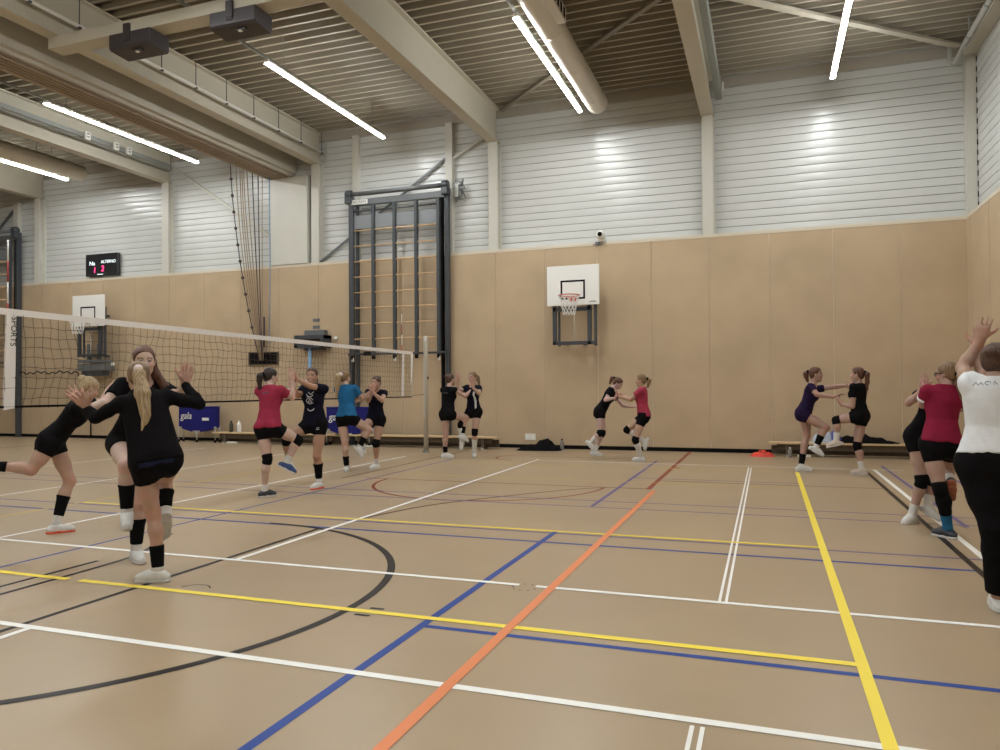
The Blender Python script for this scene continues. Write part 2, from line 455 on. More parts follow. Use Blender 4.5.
# round ducts with a grille box
def duct(x, z, label, grille):
    t = thing('air_duct', label, 'air duct', (x, 5, z), 'round air ducts')
    r = .225; ye = 15.82; b = MB()
    b.lathe((x, 0, z), [(r, YF + .2), (r, YF + .25), (r, 4), (r, ye - .06), (r, ye - .03), (r - .004, ye - .012), (r - .016, ye - .002), (r - .03, ye), (.05, ye), (.001, ye)], 'duct', 36, 'Y'); b.build('duct_pipe', t)
    for i in range(11):
        yy = 15.2 - i*1.55
        b = MB(); b.lathe((x, 0, z), [(r, yy - .012), (r + .005, yy - .010), (r + .006, yy), (r + .005, yy + .010), (r, yy + .012)], 'duct', 36, 'Y'); b.build('duct_collar', t)
    if grille:
        b = MB(); b.box((x + .12, 11.0, z - .12), (x + .34, 11.85, z + .12), 'duct'); g = b.build('grille_box', t, bevel=.01)
        for i in range(4):
            b = MB(); b.box((x + .335, 11.09 + i*.19, z - .08), (x + .345, 11.19 + i*.19, z + .08), 'black'); b.build('grille_slot', g)
    for yy in (4, 8, 12, 14.4):
        b = MB(); b.box((x - .012, yy, z + r - .01), (x + .012, yy + .03, ZC + .02), 'grey_light'); b.build('hanger_strap', t)
duct(-3.38, 7.52, 'round white air duct with a slotted grille box', True)
duct(-18.2, 7.53, 'round cream air duct high above the scoreboard', False)

# braces
def brace(p, q, w, m, label):
    b = MB(); b.bar(p, q, w, .05, m); tag(b.build('brace_rod'), label, 'brace', kind='structure')
brace((-5.85, 16.6, 7.98), (-1.2, 12.3, 7.98), .10, 'roof', 'flat diagonal roof brace behind the round duct')
brace((-1.0, 12.62, 7.95), (3.55, 16.48, 7.95), .13, 'steel_cream', 'flat diagonal roof brace in the right bay')
brace((-10.9, 16.63, 4.68), (-7.25, 16.63, 7.05), .035, 'mid_steel', 'thin diagonal wall brace behind the climbing frame')
brace((-7.15, 16.63, 6.95), (-6.2, 16.63, 7.45), .09, 'steel_white', 'short diagonal brace meeting the middle beam')
brace((-15.7, 16.60, 7.68), (-12.3, 16.60, 5.40), .10, 'steel_white', 'flat white diagonal wall brace left of the ropes')
brace((-24.0, 16.6, 5.2), (-21.8, 16.6, 7.05), .06, 'mid_steel', 'thin diagonal wall brace in the far left bay')

# conduit with drop rods along the beam right of the curtain housing
b = MB(); xb = -10.75
b.tube([(xb, YF + .5, 7.50), (xb, 16.55, 7.50)], .028, 'board_white', 8)
for i in range(18):
    yy = 1.2 + i*.9
    b.tube([(xb, yy, 7.50), (xb, yy, ZC - .03)], .009, 'dark_steel', 5); b.box((xb - .03, yy - .025, 7.465), (xb + .03, yy + .025, 7.49), 'dark_steel')
b.tube([(xb + .05, 16.62, 7.25), (xb + .05, 16.62, ZC - .2)], .03, 'grey_light', 8)
tag(b.build('conduit_pipe'), 'thin pale conduit hung on dark rods along a roof beam', 'conduit')
# cable trays
b = MB(); b.box((-.96, YF + .5, 7.52), (-.84, 16.5, 7.78), 'tray'); b.box((-.80, 15.9, 7.50), (-.77, 15.96, 7.66), 'white_plastic')
tag(b.build('cable_tray'), 'grey cable tray on the right side of the beam near the security camera', 'cable tray', 'cable trays')
b = MB(); b.box((-15.70, YF + .5, 7.50), (-15.55, 16.4, 7.66), 'tray'); b.box((-15.55, YF + .5, 7.52), (-15.45, 16.2, 7.54), 'tray')
ct = b.build('cable_tray'); tag(ct, 'grey cable tray above the tube light left of the curtain housing', 'cable tray', 'cable trays')
for yy in (13.5, 14.35, 14.75):
    b = MB(); b.box((-15.46, yy, 7.48), (-15.40, yy + .14, 7.66), 'white_plastic'); b.box((-15.41, yy + .03, 7.52), (-15.392, yy + .11, 7.56), 'tray'); b.box((-15.41, yy + .03, 7.59), (-15.392, yy + .11, 7.63), 'tray'); b.build('socket_box', ct)
# pipe along the right wall
b = MB(); xp = 3.50
b.tube([(xp, YF + .5, 7.69), (xp, 15.9, 7.69), (xp, 16.25, 7.66), (xp - .03, 16.38, 7.61), (xp - .07, 16.44, 7.62), (xp - .10, 16.45, 7.70), (xp - .11, 16.45, 8.0)], .042, 'grey_light', 10)
for yy in (13.0, 14.2, 15.4): b.tube([(xp, yy, 7.69), (xp, yy + .05, 7.69)], .055, 'tray', 10); b.box((xp - .01, yy, 7.73), (xp + .01, yy + .05, ZC + .03), 'tray')
tag(b.build('rain_pipe'), 'pale jointed pipe under the roof along the right wall', 'pipe')
b = MB(); b.box((XR - .02, YF, 7.74), (XR + .24, YB - .05, 8.02), 'steel_cream'); b.box((XR - .024, YF, 7.80), (XR - .012, YB - .3, 7.815), 'black')
tag(b.build('trim_2'), 'cream edge beam along the top of the right wall', 'trim', kind='structure')

# ------------------------------------------------------------------ climbing frames
def climbing_frame(x0, x1, label):
    """Hoistable climbing frame between two dark posts, folded flat against the wall."""
    t = thing('wall_bars', label, 'climbing frame', ((x0+x1)/2, 16.35, 0), 'climbing frames on the back wall')
    for x, s in ((x0, -1), (x1, 1)):
        b = MB(); b.box((x - .045, 16.30, 0), (x + .045, 16.44, 6.10), 'dark_steel')
        b.box((x - .10, 16.40, 0), (x + .10, 16.47, .02), 'dark_steel'); b.build('post', t, bevel=.006)
        b = MB(); b.box((x - s*.15 - .03, 16.36, .9), (x - s*.15 + .03, 16.45, 6.05), 'dark_steel' if s < 0 else 'black'); b.build('guide_rail', t)
        b = MB(); b.box((x - .09, 16.18, 6.02), (x + .07, 16.42, 6.20), 'dark_steel')
        b.lathe((x, 16.26, 6.25), [(.001, -.08), (.10, -.08), (.105, -.06), (.105, .06), (.10, .08), (.001, .08)], 'dark_steel', 16, 'X'); b.build('pulley_block', t, bevel=.01)
    b = MB(); b.tube([(x0, 16.26, 6.25), (x1, 16.26, 6.25)], .055, 'mid_steel', 14); b.build('hoist_roller', t)
    b = MB(); b.box((x0, 16.30, 5.98), (x1, 16.42, 6.13), 'mid_steel'); cb = b.build('crossbeam', t, bevel=.006)
    b = MB(); b.box((x0 + .02, 16.290, 6.00), (x0 + .50, 16.302, 6.115), 'white_plastic'); st = b.build('maker_sticker', cb)
    text_mesh('sticker_text', 'BEDSAN', .10, (x0 + .27, 16.288, 6.058), (1, 0, 0), (0, 0, 1), 'mid_steel', st, .001)
    n = 5; xs = [x0 + .13 + i*(x1 - x0 - .29)/(n-1) for i in range(n)]
    yy = 16.20
    for x in xs:
        b = MB(); b.box((x - .038, yy - .05, 2.20), (x + .038, yy + .05, 5.93), 'dark_steel'); b.box((x - .028, yy - .07, 2.12), (x + .028, yy + .03, 2.22), 'black'); b.build('stile', t, bevel=.006)
    b = MB(); b.tube([(xs[0], yy, 5.80), (xs[-1], yy, 5.80)], .022, 'dark_steel', 8); b.build('top_rail', t)
    b = MB(); b.tube([(x0, yy, 2.25), (x1, yy, 2.25)], .028, 'dark_steel', 8); b.build('bottom_rail', t)
    b = MB(); b.box((xs[0], yy + .03, 5.37), (xs[-1], yy + .045, 5.70), 'plate'); b.build('plate', t)
    z = 2.62
    while z < 5.4:
        b = MB(); b.tube([(xs[0] + .03, yy, z), (xs[-1] - .03, yy, z)], .019, 'wood', 8); b.build('rung', t); z += .385
    for x in (xs[0], xs[2], xs[-1]):
        b = MB(); b.lathe((x + .01, yy - .03, 2.11), [(.03, -.05), (.036, 0), (.03, .05)], 'white_plastic', 8); b.build('end_cap', t)
    b = MB(); b.lathe((xs[1] - .16, yy - .04, 2.26), [(.001, -.08), (.055, -.08), (.055, .08), (.001, .08)], 'black', 10, 'X'); b.build('lock_knob', t)
    return t
cf = climbing_frame(-9.80, -7.17, 'tall dark steel climbing frame with wooden rungs left of the middle beam')
cf2 = copy_tree(cf, None, (-14.20, 0, 0)); cf2['label'] = 'tall dark climbing frame cut by the left picture edge behind the net'
# cable bundle beside the frame
b = MB()
for i in range(7):
    a = rng.random(8)*6.28; c = Vector((-6.92, 16.52, 6.15)); pts = []
    for k in range(9): pts.append(c + Vector((math.cos(a[0] + k*.9)*(.12 + .05*math.sin(i)), .03*math.sin(k), math.sin(a[1] + k*.8)*(.22 + .06*math.cos(i)))))
    b.tube(pts, .008, 'mid_steel', 5)
b.box((-7.04, 16.48, 6.0), (-6.93, 16.56, 6.3), 'grey_light')
tag(b.build('cable_bundle'), 'loose tangle of cables beside the top of the climbing frame', 'cables')

# ------------------------------------------------------------------ basketball goals
def goal(xc, zb, label, low_box):
    """xc centre of the board, zb its lower edge."""
    t = thing('basketball_goal', label, 'basketball goal', (xc, 16.2, 0), 'wall basketball goals')
    w, hgt, y = 1.17, .875, 15.90
    b = MB(); b.box((xc - w/2, y, zb), (xc + w/2, y + .05, zb + hgt), 'board_white'); bd = b.build('backboard', t, bevel=.006)
    b = MB(); x0, x1, z0, z1, e = xc - .275, xc + .275, zb + .13, zb + .55, .04
    for lo, hi in (((x0, z0), (x1, z0 + e)), ((x0, z1 - e), (x1, z1)), ((x0, z0), (x0 + e, z1)), ((x1 - e, z0), (x1, z1))):
        b.box((lo[0], y - .003, lo[1]), (hi[0], y + .002, hi[1]), 'black')
    b.build('target_square', bd)
    b = MB(); b.box((xc + .36, y - .003, zb + .055), (xc + .53, y + .002, zb + .068), 'mid_steel'); b.box((xc + .40, y - .003, zb + .075), (xc + .50, y + .002, zb + .082), 'mid_steel'); b.build('maker_mark', bd)
    # rim and net
    zr = zb + .18; yc = y - .33; r = .225
    b = MB(); b.tube([(xc + r*math.cos(2*PI*k/28), yc + r*math.sin(2*PI*k/28), zr) for k in range(28)], .011, 'orange_rim', 8, closed=True)
    b.box((xc - .08, y - .02, zr - .10), (xc + .08, y, zr + .02), 'orange_rim')
    for s in (-1, 1): b.bar((xc + s*.07, y - .01, zr - .05), (xc + s*.12, yc + r*.85, zr - .005), .015, .015, 'orange_rim')
    rim = b.build('rim', t)
    b = MB(); nn = 12
    def np_(k, lv):
        f = lv/5; rr = r*(1 - .45*f**.8); a = 2*PI*(k + .5*(lv % 2))/nn
        return (xc + rr*math.cos(a), yc + rr*math.sin(a), zr - .42*f)
    for k in range(nn):
        for lv in range(5):
            b.tube([np_(k, lv), np_(k, lv+1)], .006, 'net_white', 5, caps=False)
            b.tube([np_(k, lv), np_(k - 1 + 2*(lv % 2) * 1 if lv % 2 else k - 1, lv+1)], .006, 'net_white', 5, caps=False)
    b.build('net', rim)
    # lifting frame behind and below
    b = MB(); z0 = zb - .86; xa, xb2 = xc - .485, xc + .50; yf = 15.97
    b.box((xa, yf, z0), (xa + .085, yf + .08, zb + .5), 'dark_steel'); b.box((xb2 - .20, yf, z0), (xb2 - .11, yf + .08, zb + .5), 'dark_steel')
    b.box((xa, yf, z0), (xb2, yf + .09, z0 + .075), 'dark_steel'); b.box((xa, yf, zb - .12), (xb2 - .1, yf + .08, zb - .03), 'dark_steel')
    b.build('lifting_frame', t, bevel=.005)
    b = MB(); b.box((xb2 - .06, yf + .05, z0 - .03), (xb2, yf + .11, zb + .55), 'dark_steel'); b.build('wall_rail', t, bevel=.005)
    b = MB(); b.box((xa + .10, yf + .10, z0 - .03), (xa + .15, yf + .14, zb + .55), 'dark_steel'); b.build('wall_rail', t, bevel=.005)
    for zz in (z0 + .01, zb + .30):
        for xx in (xc - .30, xc + .12):
            b = MB(); b.box((xx, yf + .08, zz), (xx + .05, YB + .01, zz + .05), 'dark_steel'); b.build('wall_standoff', t)
    for zz in (zb + .12, zb + .62):
        for xx in (xc - .35, xc + .35):
            b = MB(); b.box((xx - .03, y + .045, zz), (xx + .03, yf + .07, zz + .07), 'dark_steel'); b.build('board_bracket', t)
    b = MB(); b.tube([(xc, y + .12, zb + .1), (xc, yf + .02, z0 + .05)], .012, 'steel_white', 8); b.build('crank_rod', t)
    if low_box:
        b = MB(); b.box((xc - .52, 16.02, zb - 1.26), (xc + .45, 16.40, zb - 1.06), 'mid_steel'); b.box((xc - .48, 15.98, zb - 1.03), (xc + .42, 16.36, zb - .95), 'mid_steel'); b.box((xc - .42, 16.05, zb - 1.4), (xc + .36, 16.3, zb - 1.26), 'dark_steel')
        for xx in (-.22, .16): b.box((xc + xx, 16.05, zb - .95), (xc + xx + .09, 16.15, zb - .50), 'mid_steel')
        b.lathe((xc + .60, 16.2, zb - 1.08), [(.001, -.03), (.05, -.03), (.05, .03), (.001, .03)], 'white_plastic', 10, 'Y')
        b.build('height_adjuster', t, bevel=.008)
    return t
goal(-3.985, 3.20, 'white basketball backboard on dark frame right of the volleyball post', False)
goal(-18.05, 3.21, 'white basketball backboard behind the volleyball net, beneath the scoreboard', True)

# ------------------------------------------------------------------ scoreboard, camera, wall fittings
t = thing('scoreboard', 'black electronic scoreboard showing red 1 and 2 on the white boarding', 'scoreboard', (-18.27, 16.5, 5.05))
b = MB(); b.box((-18.88, 16.55, 4.74), (-17.67, 16.675, 5.39), 'screen'); b.build('case', t, bevel=.015)
text_mesh('home_name', 'Na', .17, (-18.62, 16.547, 5.11), (1, 0, 0), (0, 0, 1), 'led_white', t, .001, sx=1.1)
text_mesh('guest_name', 'ALTERNO', .125, (-18.00, 16.547, 5.14), (1, 0, 0), (0, 0, 1), 'led_white', t, .001)
text_mesh('home_score', '1', .23, (-18.53, 16.547, 4.91), (1, 0, 0), (0, 0, 1), 'led_red', t, .001, shear=.1)
text_mesh('guest_score', '2', .23, (-18.22, 16.547, 4.94), (1, 0, 0), (0, 0, 1), 'led_red', t, .001, shear=.1)
b = MB(); b.box((-18.42, 16.546, 4.775), (-18.20, 16.551, 4.79), 'led_white'); b.build('maker_mark', t)
t = thing('security_camera', 'small white round security camera above the basketball goal', 'security camera', (-3.46, 16.5, 4.78))
b = MB(); b.lathe((-3.46, 16.45, 4.80), [(.001, .2), (.05, .2), (.05, .02), (.09, -.01), (.10, -.08), (.085, -.13), (.06, -.15), (.001, -.15)], 'white_plastic', 20, 'Y'); b.build('housing', t)
b = MB(); b.lathe((-3.46, 16.30, 4.80), [(.001, .02), (.055, .02), (.05, -.012), (.001, -.014)], 'black', 16, 'Y'); b.build('lens', t)
b = MB(); b.box((-3.50, 16.40, 4.66), (-3.38, 16.55, 4.73), 'white_plastic'); b.build('mount', t)
b = MB(); b.box((-3.60, 16.46, 4.59), (-3.49, 16.52, 4.66), 'mid_steel'); b.box((-3.66, 16.47, 4.60), (-3.43, 16.5, 4.615), 'mid_steel')
tag(b.build('junction_box'), 'tiny grey junction box on the ledge below the security camera', 'junction box', 'small fittings on the ledge')
t = thing('power_outlet', 'pale power outlet plate low on the wall above the black jacket', 'power outlet', (-5.17, 16.48, .25))
b = MB(); b.box((-5.29, 16.475, .19), (-5.04, 16.495, .335), 'white_plastic'); b.build('plate', t, bevel=.004)
for xx in (-5.23, -5.10):
    b = MB(); b.lathe((xx, 16.476, .262), [(.001, 0), (.038, 0), (.038, -.006), (.03, -.004), (.001, -.004)], 'board_white', 12, 'Y'); b.build('socket', t)
# wall bracket with blue pole
t = thing('wall_bracket', 'dark metal wall bracket with a pale blue pole hanging from it', 'wall bracket', (-10.9, 16.35, 2.6))
b = MB(); b.box((-11.33, 16.12, 2.66), (-10.47, 16.49, 2.76), 'dark_steel'); b.box((-11.33, 16.10, 2.44), (-10.47, 16.20, 2.52), 'dark_steel'); b.box((-11.33, 16.1, 2.44), (-11.23, 16.49, 2.76), 'dark_steel'); b.box((-10.57, 16.1, 2.44), (-10.47, 16.49, 2.76), 'dark_steel'); b.build('bracket_frame', t, bevel=.006)
b = MB(); b.box((-11.16, 16.30, 2.76), (-10.58, 16.49, 2.90), 'mid_steel'); b.build('cover', t, bevel=.01)
b = MB(); b.box((-11.1, 16.18, 2.38), (-10.6, 16.42, 2.45), 'dark_steel'); b.build('underside_plate', t)
b = MB(); b.tube([(-10.92, 16.2, .75), (-10.92, 16.2, 2.58)], .05, 'blue_strap', 10); b.build('pole', t)
b = MB(); b.lathe((-10.33, 16.46, 2.68), [(.001, .03), (.05, .03), (.05, -.02), (.001, -.02)], 'white_plastic', 12, 'Y'); b.build('button', t)
for z, nm in ((3.17, 'upper'), (2.99, 'lower')):
    b = MB()
    for xx in (-10.97, -10.86): b.box((xx - .05, 16.478, z - .04), (xx + .045, 16.492, z + .04), 'mid_steel')
    tag(b.build('bolt_plate'), 'pair of small grey bolt plates on the wall, the %s pair above the bracket' % nm, 'bolt plate', 'bolt plates above the wall bracket')

# ropes gathered into a dark wall niche
b = MB(); b.box((-12.98, 16.455, 2.06), (-12.10, 16.50, 2.36), 'black')
for lo, hi in (((-13.0, 2.04), (-12.08, 2.06)), ((-13.0, 2.36), (-12.08, 2.38)), ((-13.0, 2.04), (-12.98, 2.38)), ((-12.10, 2.04), (-12.08, 2.38))): b.box((lo[0], 16.44, lo[1]), (hi[0], 16.50, hi[1]), 'bench_dark')
tag(b.build('wall_niche'), 'small dark rectangular niche in the panels where the ropes gather', 'wall niche')
for i in range(9):
    f = i/8; x0 = -13.42 + .95*f; xe = -12.56 + .10*f
    b = MB(); pts = []
    for k in range(13):
        s = k/12; z = 7.45 + (2.15 - 7.45)*s
        pts.append((x0 + (xe - x0)*s**1.7 + .012*math.sin(5*s + i), 16.25 + .08*math.sin(i) * (1-s) + .1*s, z))
    b.tube(pts, .013 if i < 8 else .010, 'rope' if i not in (0, 6, 7) else 'rope_dark', 6)
    if i == 0:
        for k in range(1, 11):
            p = Vector(pts[k]); b.lathe(p, [(.001, -.045), (.035, -.03), (.042, 0), (.035, .03), (.001, .045)], 'rope_dark', 8)
    tag(b.build('climbing_rope'), 'knotted dark rope, outermost left of the hanging bundle' if i == 0 else 'thin brown rope in the bundle slanting into the wall niche', 'rope', 'ropes gathered into the wall niche')
b = MB(); b.tube([(-12.22, 16.3, 6.96), (-12.24, 16.36, 4.6), (-12.30, 16.40, 2.6)], .012, 'blue_strap', 6); b.tube([(-12.42, 16.34, 3.3), (-12.42, 16.34, 2.5)], .022, 'rope_dark', 6)
tag(b.build('pull_cord'), 'thin bluish pull cord right of the rope bundle', 'cord')

# ------------------------------------------------------------------ volleyball net
NX = -7.06; YN0, YN1 = 5.38, 13.78
def ztop(y): return 2.215 + (2.15 - 2.215)*(y - 5.3)/(14.2 - 5.3)
net = thing('volleyball_net', 'black mesh volleyball net with white top tape', 'volleyball net', (NX, 9.6, 0))
b = MB(); b.add([(NX - .006, 4.9, ztop(4.9) + .03), (NX - .006, 14.24, ztop(14.24) + .03), (NX - .006, 14.24, ztop(14.24) - .035), (NX - .006, 4.9, ztop(4.9) - .035),
                 (NX + .006, 4.9, ztop(4.9) + .03), (NX + .006, 14.24, ztop(14.24) + .03), (NX + .006, 14.24, ztop(14.24) - .035), (NX + .006, 4.9, ztop(4.9) - .035)],
                [(0,1,2,3),(7,6,5,4),(0,4,5,1),(3,2,6,7),(0,3,7,4),(1,5,6,2)], 'tape_white'); b.build('top_tape', net)
b = MB(); b.tube([(NX, 4.9, 1.275), (NX, 14.2, 1.225)], .013, 'black', 6); b.build('bottom_cord', net)
b = MB(); N = 93; dz = .1035
def npt(j, i):
    y = 4.95 + i*.1; f = j/9
    sway = .016*math.sin(i*.9 + j*1.3) * (1 if 0 < j < 9 else 0)
    return (NX + .012*math.sin(i*.35 + j), y + sway + .045*math.sin(f*PI)*math.sin(i*.21), ztop(y) - .03 + (1.25 - ztop(y) + .03)*f + .008*math.sin(i*1.7 + j))
for i in range(N): b.tube([npt(j, i) for j in range(10)], .0028, 'net_cord', 4, caps=False)
for j in range(1, 9): b.tube([npt(j, i) for i in range(N)], .0028, 'net_cord', 4, caps=False)
b.build('mesh', net)
b = MB(); b.tube([(NX, 14.2, ztop(14.2)), (NX, 14.17, 1.23)], .018, 'tape_white', 8); b.build('edge_cord', net)
def side_tape(y, w, letters):
    b = MB(); b.add([(NX + .012, y - w/2, ztop(y) + .03), (NX + .012, y + w/2, ztop(y) + .03), (NX + .012, y + w/2 - .02, 1.26), (NX + .012, y - w/2 - .03, 1.24),
                     (NX - .010, y - w/2, ztop(y) + .03), (NX - .010, y + w/2, ztop(y) + .03), (NX - .010, y + w/2 - .02, 1.26), (NX - .010, y - w/2 - .03, 1.24)],
                    [(0,1,2,3),(7,6,5,4),(0,4,5,1),(3,2,6,7),(0,3,7,4),(1,5,6,2)], 'tape_white'); s = b.build('side_tape', net)
    if letters: text_mesh('tape_text', 'SPORTS', .085, (NX + .0145, y + .015, 2.02), (0, -.05, -1), (0, 1, -.05), 'black', s, .001)
side_tape(5.33, .10, True); side_tape(13.80, .07, False)
def antenna(y):
    b = MB()
    for k in range(8):
        z0 = 1.25 + k*.21; b.tube([(NX - .02, y, z0), (NX - .02, y, z0 + .21)], .007, 'board_white' if k % 2 else 'red_mark', 6)
    b.build('antenna', net)
antenna(5.31); antenna(13.79)
for z in (2.15, 1.25):
    b = MB(); b.tube([(NX, 14.2, z), (NX, 14.84, z + .02)], .005, 'net_cord', 5); b.build('tension_cord', net)
def post(y, label):
    t = thing('volleyball_post', label, 'volleyball post', (NX, y, 0), 'volleyball posts')
    b = MB(); b.lathe((NX, y, 0), [(.05, 0), (.05, 2.53), (.045, 2.55), (.001, 2.55)], 'alu', 18); b.build('pole', t)
    b = MB(); b.box((NX - .02, y - .075, .75), (NX + .02, y - .045, 2.45), 'alu'); b.build('slide_rail', t)
    b = MB(); b.box((NX + .045, y - .02, 1.60), (NX + .06, y + .02, 1.66), 'black'); b.build('latch', t)
    b = MB(); b.lathe((NX, y, 0), [(.09, 0), (.09, .012), (.055, .02), (.055, .03)], 'mid_steel', 18); b.build('floor_collar', t)
post(14.88, 'pale aluminium volleyball post at the far end of the net')

# wavy black elastic hanging on the wall by the far goal
b = MB(); pts = []
for k in range(33):
    f = k/32; pts.append((-21.6 + 2.6*f, 16.40, 1.93 + .035*math.sin(k*1.7) + .02*math.sin(k*.6)))
pts += [(-18.98, 16.40, 1.80), (-18.86, 16.40, 1.66), (-18.72, 16.40, 1.66), (-18.62, 16.40, 1.85), (-18.52, 16.4, 1.98)]
b.tube(pts, .016, 'black', 6); tag(b.build('elastic_cord'), 'wavy black elastic cord along the wall left of the covered goal', 'cord')
b = MB(); b.tube([(-18.5, 16.40, 0), (-18.5, 16.40, 2.05)], .022, 'black', 6); tag(b.build('upright_rod'), 'thin dark upright rod beneath the backboard behind the net', 'rod')

# ------------------------------------------------------------------ benches
def bench(x0, x1, y, label):
    t = thing('gym_bench', label, 'bench', ((x0+x1)/2, y, 0), 'low wooden benches along the back wall')
    b = MB(); b.box((x0, y - .14, .245), (x1, y + .14, .285), 'bench_top'); b.build('seat', t, bevel=.008)
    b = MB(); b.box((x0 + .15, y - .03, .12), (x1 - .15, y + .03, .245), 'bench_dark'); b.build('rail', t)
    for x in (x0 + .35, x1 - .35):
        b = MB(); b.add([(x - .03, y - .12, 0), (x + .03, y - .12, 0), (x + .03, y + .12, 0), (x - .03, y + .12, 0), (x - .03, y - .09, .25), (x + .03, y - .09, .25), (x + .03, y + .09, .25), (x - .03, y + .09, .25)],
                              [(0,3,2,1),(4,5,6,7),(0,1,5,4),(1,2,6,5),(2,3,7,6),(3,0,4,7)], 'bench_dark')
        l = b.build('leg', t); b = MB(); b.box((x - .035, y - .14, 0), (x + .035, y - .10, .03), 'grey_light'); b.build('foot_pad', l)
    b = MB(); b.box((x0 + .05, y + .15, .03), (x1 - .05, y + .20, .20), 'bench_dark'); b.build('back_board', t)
    return t
bench(-13.70, -10.0, 16.02, 'low wooden bench carrying two bottles, right of the nearer blue cart')
bench(-9.60, -5.78, 16.02, 'low wooden bench behind the volleyball post')
bench(.02, 3.45, 16.02, 'low wooden bench in the right corner with bags on it')
bench(-17.2, -15.3, 16.02, 'low wooden bench seen between the players on the left')

# ------------------------------------------------------------------ blue ball carts
def cart(xc, label, flip):
    t = thing('ball_cart', label, 'ball cart', (xc, 15.9, 0), 'blue ball carts by the wall')
    w = .60; y0, y1 = 15.95, 16.12
    b = MB(); n = 14
    for y, s in ((y0, -1), (y1, 1)):
        vs = []
        for i in range(n+1):
            f = i/n; x = xc - w + 2*w*f; sag = .13*math.sin(PI*f)
            bul = .03*math.sin(PI*f)
            vs += [(x, y, .93), (x, y + s*bul, .66), (x, y + s*bul*.5, .40 - sag)]
        b.add(vs, [(3*i + k, 3*i + 3 + k, 3*i + 4 + k, 3*i + 1 + k) for i in range(n) for k in (0, 1)], 'navy_canvas', True)
    vs = []
    for i in range(n+1):
        f = i/n; x = xc - w + 2*w*f; sag = .13*math.sin(PI*f); vs += [(x, y0, .40 - sag), (x, y1, .40 - sag)]
    b.add(vs, [(2*i, 2*i+2, 2*i+3, 2*i+1) for i in range(n)], 'navy_canvas', True)
    for x in (xc - w, xc + w): b.add([(x, y0, .93), (x, y1, .93), (x, y1, .40), (x, y0, .40)], [(0,1,2,3)], 'navy_canvas')
    cv = b.build('canvas_hammock', t)
    text_mesh('brand_text', 'gala', .26, (xc - .33, y0 - .034, .70), (1, 0, 0), (0, 0, 1), 'board_white', cv, .002, sx=.95, shear=.15)
    b = MB(); b.box((xc + .21, y0 - .045, .58), (xc + .42, y0 - .03, .655), 'board_white'); b.build('white_patch', cv)
    b = MB()
    for y in (y0, y1): b.tube([(xc - w, y, .935), (xc + w, y, .935)], .016, 'navy_canvas', 8)
    for x in (xc - w, xc + w): b.tube([(x, y0, .935), (x, y1, .935)], .016, 'navy_canvas', 8)
    b.build('top_frame', t)
    for x in (xc - w, xc + w):
        for y in (y0, y1):
            b = MB(); b.tube([(x, y, .42), (x, y, .07)], .017, 'grey_light', 8); l = b.build('leg', t)
            b = MB(); b.lathe((x, y, .035), [(.001, -.015), (.035, -.015), (.035, .015), (.001, .015)], 'black', 10, 'X'); b.build('caster', l)
    b = MB(); b.tube([(xc, y0, .27), (xc, y0, .07)], .02, 'grey_light', 8); b.box((xc - .12, y0 - .02, .26), (xc + .12, y0 + .02, .31), 'grey_light'); b.lathe((xc, y0, .035), [(.001, -.015), (.035, -.015), (.035, .015), (.001, .015)], 'black', 10, 'X'); b.build('middle_leg', t)
    for x in (xc - w, xc + w):
        b = MB(); b.box((x - .03, y0 - .02, .37), (x + .10 if x < xc else x + .03, y0 + .02, .41), 'grey_light'); b.build('corner_bracket', t)
    return t
cart(-14.27, 'blue canvas ball cart with white lettering beside the ponytailed player', False)
cart(-9.68, 'blue canvas ball cart half hidden behind the teal-shirted player', True)

# ------------------------------------------------------------------ small things on benches and floor
def bottle(x, y, z, r, h, m, label, capm='white_plastic'):
    t = thing('drink_bottle', label, 'bottle', (x, y, z), 'drink bottles along the wall')
    b = MB(); b.lathe((x, y, z), [(r*.9, 0), (r, .01), (r, h*.68), (r*.8, h*.78), (r*.45, h*.86), (r*.45, h*.9)], m, 14); b.build('bottle_body', t)
    b = MB(); b.lathe((x, y, z), [(r*.5, h*.88), (r*.5, h*.98), (r*.4, h)], capm, 12); b.build('bottle_cap', t)
bottle(-13.18, 15.98, .285, .05, .29, 'bottle_dark', 'dark drink bottle on the bench right of the blue cart', 'black')
bottle(-12.93, 15.98, .285, .055, .30, 'board_white', 'white drink bottle on the bench, the right of two')
bottle(-4.36, 16.30, 0, .045, .24, 'clear', 'small clear bottle on the floor right of the black jacket', 'black')
bottle(.41, 15.72, 0, .036, .20, 'clear', 'small clear bottle on the floor by the red bag')

